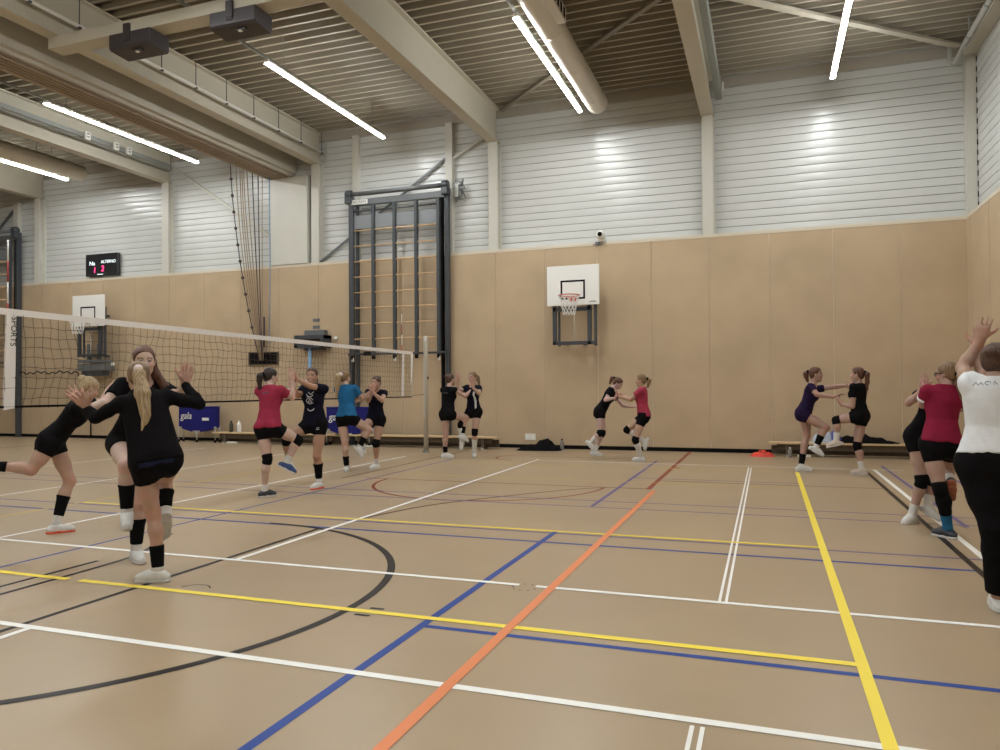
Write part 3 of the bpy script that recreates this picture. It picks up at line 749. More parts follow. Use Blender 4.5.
def cloth_heap(name, pts, m, label, cat, res=.03, group=None):
    """A soft heap: height field from overlapping bumps."""
    xs = [p[0] for p in pts]; ys = [p[1] for p in pts]; R = max(max(p[3], p[4]) for p in pts)
    x0, x1, y0, y1 = min(xs) - R*1.3, max(xs) + R*1.3, min(ys) - R, max(ys) + R
    nx, ny = int((x1-x0)/res) + 1, int((y1-y0)/res) + 1
    zb = pts[0][5] if len(pts[0]) > 5 else 0.0
    H = np.zeros((nx, ny)); X, Y = np.meshgrid(x0 + np.arange(nx)*res, y0 + np.arange(ny)*res, indexing='ij')
    for p in pts:
        q = ((X - p[0])/p[3])**2 + ((Y - p[1])/p[4])**2; H = np.maximum(H, p[2]*np.clip(1 - q, 0, 1)**.8)
    H *= 1 + .07*np.sin(X*19 + Y*27) + .05*np.sin(X*41 - Y*15)
    keep = H > .006
    idx = -np.ones((nx, ny), int); vs = []; fs = []
    cells = keep[:-1, :-1] | keep[1:, :-1] | keep[:-1, 1:] | keep[1:, 1:]
    for i, j in zip(*np.nonzero(cells)):
        q = []
        for a, c in ((i, j), (i+1, j), (i+1, j+1), (i, j+1)):
            if idx[a, c] < 0:
                idx[a, c] = len(vs); vs.append((X[a, c], Y[a, c], zb + .001 + H[a, c]))
            q.append(idx[a, c])
        fs.append(tuple(q))
    b = MB(); b.add(vs, fs, m, True); o = b.build(name)
    return tag(o, label, cat, group)
cloth_heap('jacket', [(-4.68, 16.05, .25, .27, .24), (-4.92, 15.98, .14, .28, .2), (-5.08, 15.9, .07, .22, .14), (-4.48, 16.05, .13, .16, .2)], 'black_cloth', 'black jacket lying crumpled on the floor against the wall', 'jacket')
t = thing('sports_bag', 'flat red bag lying on the floor left of the right bench', 'bag', (-.10, 15.85, 0))
h = cloth_heap('bag_body', [(-.10, 15.86, .10, .21, .18), (-.20, 15.84, .08, .13, .15), (.0, 15.86, .08, .13, .15)], 'red_cloth', 'x', 'x'); 
for k in ('label', 'category'): del h[k]
setparent(h, t)
b = MB(); b.tube([(-.18, 15.80, .08), (-.15, 15.78, .12), (-.06, 15.78, .125), (-.02, 15.80, .09)], .012, 'red_cloth', 6); b.build('carry_strap', t)
b = MB(); b.box((.55, 15.84, 0.001), (.80, 15.96, .035), 'white_plastic'); tag(b.build('folded_towel', bevel=.01), 'small white folded towel on the floor under the right bench', 'towel', 'white towels under the benches')
b = MB(); b.box((-13.25, 15.86, .001), (-12.95, 15.98, .04), 'white_plastic'); tag(b.build('folded_towel', bevel=.01), 'small white folded towel on the floor under the bottles bench', 'towel', 'white towels under the benches')
b = MB(); b.box((-9.25, 15.78, .001), (-8.9, 15.87, .03), 'white_plastic'); tag(b.build('folded_towel', bevel=.01), 'small white towel on the floor right of the navy-shirted player', 'towel', 'white towels under the benches')
cloth_heap('backpack', [(.98, 16.02, .22, .16, .13, .286), (1.10, 16.02, .19, .14, .12, .286)], 'bag_pale', 'pale blue and grey bag on the right bench', 'bag', .02)
cloth_heap('drawstring_bag', [(1.24, 16.02, .27, .10, .12, .286), (1.28, 16.0, .2, .1, .1, .286)], 'bag_blue', 'royal blue bag standing on the right bench', 'bag', .02)
cloth_heap('jacket', [(1.50, 16.02, .13, .30, .13, .286), (1.72, 16.02, .17, .26, .13, .286), (1.95, 16.02, .12, .26, .13, .286), (2.15, 16.0, .05, .24, .12, .286)], 'black_cloth', 'black jacket draped on the right bench behind the long-ponytailed player', 'jacket', .02)

# ------------------------------------------------------------------ figures: smooth implicit bodies meshed by surface nets
f32 = np.float32
def V(*a): return np.array(a, f32)
def unit(v): v = np.asarray(v, f32); return v / max(1e-9, float(np.linalg.norm(v)))

class Prim:
    def __init__(s, fn, lo, hi, k=.02, op='u'):
        s.fn, s.lo, s.hi, s.k, s.op = fn, np.asarray(lo, f32), np.asarray(hi, f32), k, op

def rc(a, b, ra, rb, k=.02):
    a = np.asarray(a, f32); b = np.asarray(b, f32); ba = b - a; L2 = max(1e-9, float(ba @ ba))
    def fn(q):
        p = q - a; t = np.clip((p @ ba) / L2, 0, 1)
        d = p - t[..., None]*ba
        return np.sqrt((d*d).sum(-1)) - (ra + (rb - ra)*t)
    r = max(ra, rb)
    return Prim(fn, np.minimum(a, b) - r, np.maximum(a, b) + r, k)

def ell(c, ax, rad, k=.02, op='u'):
    c = np.asarray(c, f32); A = np.array(ax, f32); rad = np.asarray(rad, f32)
    def fn(q):
        p = (q - c) @ A.T
        k0 = np.sqrt(((p/rad)**2).sum(-1)); k1 = np.sqrt(((p/(rad*rad))**2).sum(-1)) + 1e-6
        return k0*(k0 - 1)/k1
    R = float(rad.max())
    return Prim(fn, c - R, c + R, k, op)

def clip(prim, planes):
    """Keep the part of a shape behind each plane (point, outward normal)."""
    f0 = prim.fn; P = [(np.asarray(a, f32), unit(n)) for a, n in planes]
    def fn(q):
        d = f0(q)
        for a, n in P: d = np.maximum(d, (q - a) @ n)
        return d
    return Prim(fn, prim.lo, prim.hi, prim.k, prim.op)

def grow(prim, e):
    f0 = prim.fn
    return Prim(lambda q: f0(q) - e, prim.lo - e, prim.hi + e, prim.k, prim.op)

def evaluate(prims, h, post=None, pad=.03):
    us = [p for p in prims if p.op == 'u']
    lo = np.min([p.lo for p in us], 0) - pad; hi = np.max([p.hi for p in us], 0) + pad
    n = np.ceil((hi - lo)/h).astype(int) + 1
    F = np.full(n, .2, f32)
    ax = [lo[i] + h*np.arange(n[i], dtype=f32) for i in range(3)]
    for p in prims:
        m = p.k + .035
        a = np.maximum(0, np.floor((p.lo - m - lo)/h).astype(int)); b = np.minimum(n, np.ceil((p.hi + m - lo)/h).astype(int) + 1)
        if (b <= a).any(): continue
        q = np.stack(np.meshgrid(ax[0][a[0]:b[0]], ax[1][a[1]:b[1]], ax[2][a[2]:b[2]], indexing='ij'), -1).astype(f32)
        d = p.fn(q).astype(f32); s = (slice(a[0], b[0]), slice(a[1], b[1]), slice(a[2], b[2])); f = F[s]
        if p.op == 'u':
            if p.k > 0:
                e = np.maximum(p.k - np.abs(f - d), 0)/p.k; F[s] = np.minimum(f, d) - e*e*p.k*.25
            else: F[s] = np.minimum(f, d)
        else:
            e = np.maximum(p.k - np.abs(f + d), 0)/max(p.k, 1e-6); F[s] = np.maximum(f, -d) + e*e*p.k*.25
    if post is not None:
        q = np.stack(np.meshgrid(*ax, indexing='ij'), -1).astype(f32); F = post(q, F)
    return F, lo, h

def surface(F, lo, h):
    S = F < 0
    n = F.shape; c = [slice(None, -1), slice(1, None)]
    cnt = np.zeros([m-1 for m in n], np.int8)
    for i in (0,1):
        for j in (0,1):
            for k in (0,1): cnt += S[c[i], c[j], c[k]]
    act = (cnt > 0) & (cnt < 8)
    I = np.argwhere(act)
    idx = -np.ones(act.shape, np.int64); idx[act] = np.arange(len(I))
    acc = np.zeros((len(I), 3), np.float64); w = np.zeros(len(I))
    cor = [(i, j, k) for i in (0,1) for j in (0,1) for k in (0,1)]
    for a in cor:
        for ax in range(3):
            if a[ax]: continue
            b = list(a); b[ax] = 1
            fa = F[I[:,0]+a[0], I[:,1]+a[1], I[:,2]+a[2]]; fb = F[I[:,0]+b[0], I[:,1]+b[1], I[:,2]+b[2]]
            x = (fa < 0) != (fb < 0)
            t = np.where(x, fa/np.where(x, fa - fb, 1), 0)
            p = np.tile(np.array(a, float), (len(I), 1)); p[:, ax] += t
            acc[x] += p[x]; w[x] += 1
    v = (I + acc/np.maximum(w, 1)[:, None])*h + lo
    fs = []
    for ax in range(3):
        s0 = [slice(1, -1)]*3; s0[ax] = slice(0, -1); s1 = list(s0); s1[ax] = slice(1, None)
        A = S[tuple(s0)]; B = S[tuple(s1)]
        E = np.argwhere(A != B)
        if len(E) == 0: continue
        off = np.array([1,1,1]); off[ax] = 0; E2 = E + off
        u, wv = [(1,2),(2,0),(0,1)][ax]
        def cell(du, dv):
            q = E2.copy(); q[:, u] -= du; q[:, wv] -= dv; return idx[q[:,0], q[:,1], q[:,2]]
        quad = np.stack([cell(1,1), cell(0,1), cell(0,0), cell(1,0)], 1)
        flip = ~A[tuple(E.T)]
        quad[flip] = quad[flip][:, ::-1]
        fs.append(quad)
    return v, np.concatenate(fs) if fs else np.zeros((0,4), int)

def net_object(name, prims, h, mats, parent=None, post=None, color=None, relax=1):
    F, lo, hh = evaluate(prims, h, post)
    v, f = surface(F, lo, hh)
    for _ in range(relax):                                   # light smoothing along the quads
        s = np.zeros_like(v); c = np.zeros(len(v))
        for i in range(4):
            a, b = f[:, i], f[:, (i+1) % 4]
            np.add.at(s, a, v[b]); np.add.at(c, a, 1); np.add.at(s, b, v[a]); np.add.at(c, b, 1)
        v = v*.5 + .5*s/np.maximum(c, 1)[:, None]
    me = bpy.data.meshes.new(name)
    me.vertices.add(len(v)); me.vertices.foreach_set('co', v.astype(f32).ravel())
    me.loops.add(f.size); me.loops.foreach_set('vertex_index', f.ravel().astype(np.int32))
    me.polygons.add(len(f)); me.polygons.foreach_set('loop_start', np.arange(0, f.size, 4, dtype=np.int32)); me.polygons.foreach_set('loop_total', np.full(len(f), 4, np.int32))
    me.polygons.foreach_set('use_smooth', np.ones(len(f), bool))
    me.update(calc_edges=True)
    if color is not None:
        at = me.color_attributes.new('Col', 'FLOAT_COLOR', 'POINT')
        c = np.ones((len(v), 4), f32); c[:, :3] = color(v); at.data.foreach_set('color', c.ravel())
    for m in (mats if isinstance(mats, list) else [mats]): me.materials.append(m)
    o = bpy.data.objects.new(name, me); COL.objects.link(o)
    if parent is not None: setparent(o, parent)
    return o

def wob(seed, amp, fr):
    r = np.random.default_rng(seed); W = r.normal(0, fr, (5, 3)).astype(f32); ph = r.random(5)*6.28
    W[:, 2] *= .55
    def post(q, F):
        near = np.abs(F) < .05
        d = np.zeros(F.shape, f32); x = q[near]
        s = sum(np.sin(x @ W[i] + ph[i]) for i in range(5))/5
        d[near] = s*amp; return F + d
    return post

# person materials
def attr_mat(name, rough=.5):
    m, nt, b = new_mat(name)
    a = nt.nodes.new('ShaderNodeAttribute'); a.attribute_name = 'Col'
    nz = nt.nodes.new('ShaderNodeTexNoise'); nz.inputs['Scale'].default_value = 14
    mx = nt.nodes.new('ShaderNodeMix'); mx.data_type = 'RGBA'; mx.blend_type = 'MULTIPLY'; mx.inputs[0].default_value = .25
    nt.links.new(a.outputs['Color'], mx.inputs[6]); nt.links.new(nz.outputs['Color'], mx.inputs[7])
    nt.links.new(mx.outputs[2], b.inputs['Base Color'])
    setin(b, Roughness=rough, Subsurface_Weight=0.06, Specular_IOR_Level=.35)
    b.inputs['Subsurface Radius'].default_value = (.01, .004, .002)
    return m
SKIN = attr_mat('skin')
def cloth_mat(name, c, rough=.85, var=.18): return mat(name, c, rough=rough, var=var, scale=11, bump=.25, bscale=45, spec=.08)
CM = dict(black=cloth_mat('black_jersey', (.0055, .005, .0058)), navy=cloth_mat('navy_jersey', (.0075, .0075, .016)), crimson=cloth_mat('crimson_jersey', (.27, .026, .055), .8, .12),
          maroon=cloth_mat('raspberry_jersey', (.20, .013, .038), .8, .12), pink=cloth_mat('coral_pink_jersey', (.34, .042, .075), .8, .12), teal=cloth_mat('teal_blue_jersey', (.018, .115, .26), .75, .12), purple=cloth_mat('dark_purple_jersey', (.018, .010, .038)),
          white=cloth_mat('white_cotton', (.66, .67, .68), .85, .05), sock=cloth_mat('white_sock', (.62, .60, .57), .9, .06), bluesock=cloth_mat('blue_patterned_sock', (.025, .13, .26), .8, .25),
          pad=cloth_mat('black_knee_pad', (.005, .005, .0055), .8), shoe=mat('white_shoe', (.62, .62, .60), .5, var=.06), sole=mat('white_sole', (.55, .54, .52), .6), blueshoe=mat('blue_shoe', (.02, .05, .17), .45, var=.3, scale=30),
          darkshoe=mat('dark_shoe', (.03, .035, .045), .5, var=.3, scale=30), rustsole=mat('rust_sole', (.30, .09, .04), .6), redsole=mat('orange_red_sole', (.75, .12, .06), .5), creamshoe=mat('cream_shoe', (.55, .46, .38), .55, var=.1),
          print_white=mat('print_white', (.55, .56, .6), .7), print_grey=mat('print_grey', (.25,.27,.30), .7), print_dark=mat('print_dark', (.09, .10, .13), .7), waistband=cloth_mat('navy_waistband', (.012, .015, .04)), tie=mat('pale_hair_tie', (.6, .5, .5), .7))
def hair_mat(name, c, c2):
    m, nt, b = new_mat(name)
    tc = nt.nodes.new('ShaderNodeTexCoord'); mp = nt.nodes.new('ShaderNodeMapping'); mp.inputs['Scale'].default_value = (95, 95, 9)
    n = nt.nodes.new('ShaderNodeTexNoise'); n.inputs['Scale'].default_value = 1.0; n.inputs['Detail'].default_value = 2
    r = nt.nodes.new('ShaderNodeValToRGB'); r.color_ramp.elements[0].position = .32; r.color_ramp.elements[1].position = .68
    r.color_ramp.elements[0].color = (*c2, 1); r.color_ramp.elements[1].color = (*c, 1)
    nt.links.new(tc.outputs['Object'], mp.inputs['Vector']); nt.links.new(mp.outputs[0], n.inputs['Vector']); nt.links.new(n.outputs['Fac'], r.inputs['Fac']); nt.links.new(r.outputs['Color'], b.inputs['Base Color'])
    bp = nt.nodes.new('ShaderNodeBump'); bp.inputs['Strength'].default_value = .5; bp.inputs['Distance'].default_value = .006
    nt.links.new(n.outputs['Fac'], bp.inputs['Height']); nt.links.new(bp.outputs['Normal'], b.inputs['Normal'])
    setin(b, Roughness=.5, Specular_IOR_Level=.4)
    return m
HM = dict(blond=hair_mat('blond_hair', (.47, .35, .20), (.20, .135, .07)), darkblond=hair_mat('dark_blond_hair', (.26, .16, .08), (.10, .06, .03)), brown=hair_mat('brown_hair', (.10, .05, .03), (.035, .018, .012)),
          dark=hair_mat('dark_brown_hair', (.035, .02, .016), (.012, .008, .007)), auburn=hair_mat('auburn_hair', (.14, .055, .028), (.05, .02, .012)))

TT = [-.24, -.12, .05, .22, .42, .60, .76, .90, 1.0]
TA = [.112, .146, .152, .138, .118, .128, .138, .122, .062]
TB = [.078, .104, .112, .098, .086, .094, .096, .080, .056]
TF = [-.004, -.012, -.014, -.004, .006, .008, .002, -.008, -.016]

def unpack(a):
    # height, then pelvis, neck base, hip axis, chest axis, head centre, gaze; then four joints for each arm and leg
    a = list(a); D = dict(H=a.pop(0))
    for n in ('P', 'N', 'lp', 'lc', 'hd', 'fh'): D[n] = a[:3]; a = a[3:]
    for n in ('arm', 'leg'):
        for sd in ('L', 'R'): D[n + sd] = [a[0:3], a[3:6], a[6:9], a[9:12]]; a = a[12:]
    return D

def person(key, name_label, spec):
    D = unpack(POSES[key]); A = lambda x: np.array(x, f32)
    k = D['H']/1.68; P, N = A(D['P']), A(D['N']); L = float(np.linalg.norm(N - P)); s = unit(N - P)
    lp, lc = A(D['lp']), A(D['lc']); bw = spec.get('build', 1.0)*k
    hi = spec.get('near', False); h = .0075 if hi else .0095; hc = .0085 if hi else .0115
    def latf(t):
        w = np.clip(t/.85, 0, 1)
        return lp*(1 - w) + lc*w
    def loft_fn(q, e=0.0):
        t = np.clip(((q - P) @ s)/L, -.24, 1.0)
        w = np.clip(t/.85, 0, 1)[..., None]
        lt = lp*(1-w) + lc*w; lt = lt/np.linalg.norm(lt, axis=-1, keepdims=True)
        ft = np.cross(lt, s)
        a = np.interp(t, TT, TA).astype(f32)*bw; b = np.interp(t, TT, TB).astype(f32)*bw; c = np.interp(t, TT, TF).astype(f32)*bw
        r = q - (P + t[..., None]*L*s)
        x = (r*lt).sum(-1); y = (r*ft).sum(-1) - c; z = (r @ s)
        k0 = np.sqrt((x/a)**2 + (y/b)**2); k1 = np.sqrt((x/(a*a))**2 + (y/(b*b))**2) + 1e-5
        return np.maximum(k0*(k0 - 1)/k1, np.abs(z) - .004) - e
    R = .2*bw
    def loft(k_=.03): return Prim(loft_fn, np.minimum(P - .24*L*s, N) - R, np.maximum(P - .24*L*s, N) + R, k_)
    fp, fc = unit(np.cross(lp, s)), unit(np.cross(lc, s))
    bust = [ell(P + s*L*.68 + fc*.072*bw + sd*lc*.062*bw, (lc, fc, s), (.058*bw, .05*bw, .062*bw), .045) for sd in (1, -1)]
    legs = {}; arms = {}
    for sd, sg in (('L', 1), ('R', -1)):
        legs[sd] = [A(x) for x in D['leg' + sd]]; arms[sd] = [A(x) for x in D['arm' + sd]]
    legp = {}; glute = []
    for sd, sg in (('L', 1), ('R', -1)):
        Hp, K, An, To = legs[sd]
        th = unit(K - Hp); sh = unit(An - K)
        back = -unit(fp - (fp @ sh)*sh)                          # calf side of the shin
        bendv = unit(To - An); back = unit(-(bendv - (bendv @ sh)*sh)*.6 + back*.4)
        calf = K + (An - K)*.30 + back*.014*bw
        upper = [rc(Hp - th*.02, Hp*.45 + K*.55, .088*bw, .070*bw, .04), rc(Hp*.5 + K*.5, K, .071*bw, .054*bw, .03)]
        lower = [rc(K, calf, .052*bw, .054*bw, .03), rc(calf, An, .053*bw, .034*bw, .03)]
        legp[sd] = (upper, lower)
        glute.append(ell(Hp - fp*.045*bw + s*.005 - lp*sg*.004, (lp, fp, s), (.080*bw, .072*bw, .088*bw), .05))
    armp = {}
    for sd in 'LR':
        S, E, W, T = arms[sd]
        armp[sd] = ([rc(N - s*.045*k + (S - N)*.22, S*.93 + N*.07 - s*.006, .046*bw, .045*bw, .05), rc(S, S*.5 + E*.5, .0455*bw, .041*bw, .04), rc(S*.5 + E*.5, E, .043*bw, .037*bw, .02)],
                    [rc(E, E*.7 + W*.3, .037*bw, .0385*bw, .015), rc(E*.7 + W*.3, W, .0385*bw, .0245*bw, .015)])
    # head
    hd = A(D['hd']); f = unit(A(D['fh'])); up = unit(V(0, 0, 1) - f[2]*f); r = np.cross(f, up); ax = (f, r, up)
    hs = k*spec.get('head', 1.0)
    def at(a, b, c): return hd + (f*a + r*b + up*c)*hs
    def E_(c, rad, k_=.015, op='u'): return ell(at(*c), ax, [x*hs for x in rad], k_*1.0, op)
    def RC(a, b, ra, rb, k_=.015): return rc(at(*a), at(*b), ra*hs, rb*hs, k_)
    neck = rc(N - s*.03, at(-.022, 0, -.055), .056*bw, .049*k, .03)
    head = [E_((-.012, 0, .030), (.094, .074, .082), .02), E_((.016, 0, -.030), (.068, .061, .083), .03), RC((.02, .0, -.085), (.058, 0, -.098), .040, .021, .03),
            RC((.0, .03, -.06), (.04, .012, -.092), .03, .02, .03), RC((.0, -.03, -.06), (.04, -.012, -.092), .03, .02, .03),
            E_((.078, .031, .006), (.020, .019, .012), .012, 's'), E_((.078, -.031, .006), (.020, .019, .012), .012, 's'),
            E_((.064, .031, .004), (.016, .016, .0125), .004), E_((.064, -.031, .004), (.016, .016, .0125), .004),
            RC((.080, 0, .010), (.100, 0, -.028), .0075, .0115, .01), E_((.088, .011, -.031), (.010, .008, .007), .006), E_((.088, -.011, -.031), (.010, .008, .007), .006),
            E_((.079, 0, -.055), (.012, .024, .006), .005), E_((.078, 0, -.065), (.012, .021, .0065), .005),
            E_((.060, .036, -.03), (.022, .022, .02), .02), E_((.060, -.036, -.03), (.022, .022, .02), .02),
            E_((-.008, .074, -.012), (.017, .009, .030), .006), E_((-.008, -.074, -.012), (.017, .009, .030), .006)]
    # hands
    hands = []; nails = []
    for sd, sg in (('L', 1), ('R', -1)):
        S, E, W, T = arms[sd]; d = unit(T - W)
        pn = A(D['palm' + sd]) if 'palm' + sd in D else fc + .25*unit(W - E)
        pn = unit(pn - (pn @ d)*d); side = np.cross(d, pn); thd = -sg*side; hl = .178*k
        B = W + d*.01
        bases = []
        for i, (o_, fl, rr, sp) in enumerate(((.031, .072, .0086, .20), (.010, .080, .0088, .05), (-.011, .074, .0084, -.09), (-.030, .058, .0076, -.24))):
            kb = B + d*(.088 - .004*abs(i - 1))*k + thd*o_*k
            hands.append(rc(B + thd*o_*.45*k + d*.01, kb, .0155*k, .0125*k, .014))
            fd = unit(d + thd*sp*spec.get('spread', 1.0)); m1 = kb + (fd + pn*.12)*fl*.48*k; m2 = m1 + (fd*.95 + pn*.34)*fl*.52*k
            hands += [rc(kb, m1, rr*k*1.12, rr*k, .005), rc(m1, m2, rr*k, rr*.82*k, .003)]
        t0 = B + d*.022*k + thd*.020*k; t1 = B + d*.060*k + thd*.052*k + pn*.010*k; t2 = t1 + (d*.6 + thd*.62 + pn*.2)*.030*k; t3 = t2 + (d*.85 + thd*.35 + pn*.2)*.026*k
        hands += [rc(t0, t1, .0165*k, .0125*k, .012), rc(t1, t2, .0115*k, .0105*k, .004), rc(t2, t3, .0102*k, .0085*k, .003)]
        hands.append(rc(W - d*.015, B + d*.03, .0245*k, .021*k, .012))
    feet = [rc(legs[sd][2], legs[sd][2]*.55 + legs[sd][3]*.45, .033*k, .020*k, .02) for sd in 'LR']
    prims = [loft()] + glute + bust
    for sd in 'LR': prims += legp[sd][0] + legp[sd][1]
    prims += [neck] + armp['L'][0] + armp['L'][1] + armp['R'][0] + armp['R'][1] + feet + head + hands
    base = A(spec.get('skin', (.50, .315, .225)))
    browc = A(spec.get('brow', (.09, .05, .03)))
    def paint(v):
        v = v.astype(f32); c = np.tile(base, (len(v), 1)); q = (v - hd) @ np.array(ax, f32).T / hs
        def mix(mask, col, w=1.0): c[mask] = c[mask]*(1-w) + A(col)*w
        front = q[:, 0] > .045
        for sgn in (1, -1):
            mix(np.linalg.norm(q - A((.060, .046*sgn, -.028)), axis=1) < .026, base*A((1.08, .80, .78)), .6)
            e = np.sqrt(((q[:, 1] - .031*sgn)/.0135)**2 + ((q[:, 2] - .004)/.0065)**2); m = front & (e < 1)
            mix(m, (.36, .33, .31)); mix(front & (e < 1.25) & (e >= 1) & (q[:, 2] > .004), (.06, .035, .03))
            mix(front & (np.hypot(q[:, 1] - .031*sgn, q[:, 2] - .004) < .0078), (.04, .035, .035))
            mix(front & (np.abs(q[:, 1] - .033*sgn) < .021) & (np.abs(q[:, 2] - .027 + .25*np.abs(q[:, 1] - .03*sgn)) < .0045), browc, .85)
        mix((q[:, 0] > .06) & (np.abs(q[:, 1]) < .026) & (np.abs(q[:, 2] + .060) < .013), (.42, .15, .13), .8)
        if spec.get('smile'): mix((q[:, 0] > .06) & (np.abs(q[:, 1]) < .019) & (np.abs(q[:, 2] + .060 - 9*q[:, 1]**2) < .0042), (.75, .72, .68))
        for sd in 'LR':
            mix(np.linalg.norm(v - legs[sd][1], axis=1) < .075, base*A((1.04, .84, .82)), .55)
            mix(np.linalg.norm(v - arms[sd][1], axis=1) < .05, base*A((1.03, .86, .85)), .5)
            W, T = arms[sd][2], arms[sd][3]; mix(np.linalg.norm(v - (W*.4 + T*.6), axis=1) < .11, base*A((1.0, .82, .80)), .6)
        return c
    g = legs[spec['stand']][2]
    root = thing('person', name_label, 'person', (float(g[0]), float(g[1]), 0), 'volleyball players in pairs')
    body = net_object('body', prims, h, SKIN, root, color=paint)
    # ---------------- clothing
    seed = sum(map(ord, key))
    sh = spec['shirt']; e = .013*spec.get('loose', 1.0); pl = []
    hem = spec.get('hem', -.06); hemp = P + s*L*hem
    tor = [clip(grow(loft(.03), e), [(hemp, -s)]), ] + [clip(grow(x, e), [(hemp, -s)]) for x in glute + bust]
    tor = [clip(x, [(N + s*.012 + fc*.02, unit(s + .55*fc))]) for x in tor]
    if spec.get('flare'): tor.append(clip(ell(P + s*L*.22, (lc, fc, s), (spec['flare'], spec['flare']*.66, .44), .07), [(hemp, -s)]))
    for sd in 'LR':
        S, E, W, T = arms[sd]; sl = spec.get('sleeve', .62); u = unit(E - S)
        parts = [grow(armp[sd][0][0], e*.7)]
        if sl >= 2: parts += [grow(x, .009) for x in armp[sd][0][1:] + [armp[sd][1][0]]] + [clip(grow(armp[sd][1][1], .008), [(W - unit(W - E)*.012, unit(W - E))])]
        elif sl > 0: parts += [clip(grow(rc(S, E, .047*bw, .052*bw, .04), .010), [(S + (E - S)*sl, u)])]
        tor += parts
    neckcut = rc(N - s*.02 + fc*.012, at(-.01, 0, -.04), .062*bw, .060*bw, .012); neckcut.op = 's'
    o = net_object('shirt', tor + [neckcut], hc, CM[sh], root, post=wob(seed, .0055 if hi else .006, 34))
    shirt_o = o
    if spec.get('sleevetrim'):
        sd = spec['sleevetrim']; S, E = arms[sd][0], arms[sd][1]; u = unit(E - S); q = S + (E - S)*sl
        net_object('sleeve_trim', [clip(rc(S, E, .0675*bw, .0655*bw), [(q + u*.006, u), (q - u*.022, -u)])], .008, CM['white'], o)
    if spec.get('bottom', 'shorts') == 'shorts':
        fr = spec.get('short_len', .34); top = P + s*L*.16; sp_ = [clip(grow(x, .009), [(top, s)]) for x in [loft(.03)] + glute]
        for sd in 'LR':
            Hp, K = legs[sd][0], legs[sd][1]; u = unit(K - Hp)
            sp_ += [clip(grow(x, .010), [(Hp + (K - Hp)*fr, u)]) for x in legp[sd][0]]
        so = net_object('shorts', sp_, hc, CM[spec.get('shorts', 'black')], root, post=wob(seed + 5, .003, 30))
        if spec.get('waistband'): net_object('waistband', [clip(grow(x, .0125), [(P + s*L*(hem + .04), s), (P + s*L*(hem - .085), -s)]) for x in [loft(.03)] + glute], hc, CM['waistband'], so)
    else:
        top = P + s*L*.16; sp_ = [clip(grow(x, .012), [(top, s)]) for x in [loft(.03)] + glute]
        for sd in 'LR':
            K, An = legs[sd][1], legs[sd][2]; u = unit(An - K)
            sp_ += [grow(x, .016) for x in legp[sd][0]] + [grow(legp[sd][1][0], .018), clip(grow(rc(K + (An - K)*.3, An, .054*bw, .048*bw, .03), .014), [(An - u*.03, u)])]
        so = net_object('trousers', sp_, hc, CM['black'], root, post=wob(seed + 5, .006, 24))
    for sd in 'LR':
        Hp, K, An, To = legs[sd]; u = unit(An - K); allp = legp[sd][0] + legp[sd][1]
        for kind in spec.get('pads', {}).get(sd, ()):
            if kind == 'knee':
                def fn(q, K=K, pr=[grow(x, .011) for x in allp], R=.088*k):
                    d = np.min([x.fn(q) for x in pr], 0); return np.maximum(d, np.sqrt(((q - K)**2).sum(-1)) - R)
                kp = Prim(fn, K - .11*k, K + .11*k, 0); net_object('knee_pad', [kp], .008, CM['pad'], root)
            else:
                a, b_ = kind; pr = [clip(grow(x, .009), [(K + (An - K)*b_, u), (K + (An - K)*a, -u)]) for x in legp[sd][1]]
                net_object('knee_pad', pr, .008, CM['pad'], root)
        cfg = spec['feet'][sd]
        if cfg.get('sock', 0) > 0:
            q = An - u*cfg['sock']*.40*k; pr = [clip(grow(x, .006), [(q, -u)]) for x in [legp[sd][1][1]] + ([legp[sd][1][0]] if cfg['sock'] > .6 else [])]
            net_object('sock', pr + [rc(An - u*.02, An + (To - An)*.15, .038*k, .032*k, .02)], .008, CM[cfg.get('sockcol', 'sock')], root)
        # shoe: heel to toe, sole under the foot
        fd = unit(To - An); dn = u - (u @ fd)*fd*1.0
        if sd == spec['stand'] and not spec.get('tiptoe'): dn = V(0, 0, -1); fd = To - An; fd[2] = 0; fd = unit(fd)
        else:
            ang = .42                                               # the foot points down a little from the ankle line
            dn = unit(dn); fd2 = unit(fd*math.cos(ang) - dn*math.sin(ang)); dn = unit(fd*math.sin(ang) + dn*math.cos(ang)); fd = fd2
        sdv = np.cross(fd, dn); hgt = .085*k
        base_ = An + dn*hgt; heel = base_ - fd*.052*k; toe = base_ + fd*.172*k
        pl = (base_, dn)
        up_ = [rc(heel - dn*.040*k, base_ + fd*.05*k - dn*.042*k, .038*k, .042*k, .02), rc(base_ + fd*.05*k - dn*.040*k, toe - fd*.034*k - dn*.030*k, .043*k, .035*k, .02),
               rc(An + dn*.012*k - fd*.012, base_ - dn*.045*k - fd*.004, .041*k, .041*k, .02), rc(An + dn*.008*k + fd*.012*k, base_ + fd*.095*k - dn*.048*k, .041*k, .032*k, .025)]
        up_ = [clip(x, [(base_ - dn*.002, dn), (An + u*.004, -unit(u + .18*fd))]) for x in up_]
        s2 = net_object('shoe', up_, .0075, CM[cfg.get('shoe', 'shoe')], root)
        sl_ = [clip(rc(heel - dn*.012*k, base_ + fd*.03*k - dn*.012*k, .040*k, .041*k, .02), [(base_, dn), (base_ - dn*.024*k, -dn)]), clip(rc(base_ + fd*.03*k - dn*.012*k, toe - fd*.038*k - dn*.012*k, .042*k, .040*k, .02), [(base_, dn), (base_ - dn*.022*k, -dn)])]
        net_object('sole', sl_, .006, CM[cfg.get('sole', 'sole')], s2)
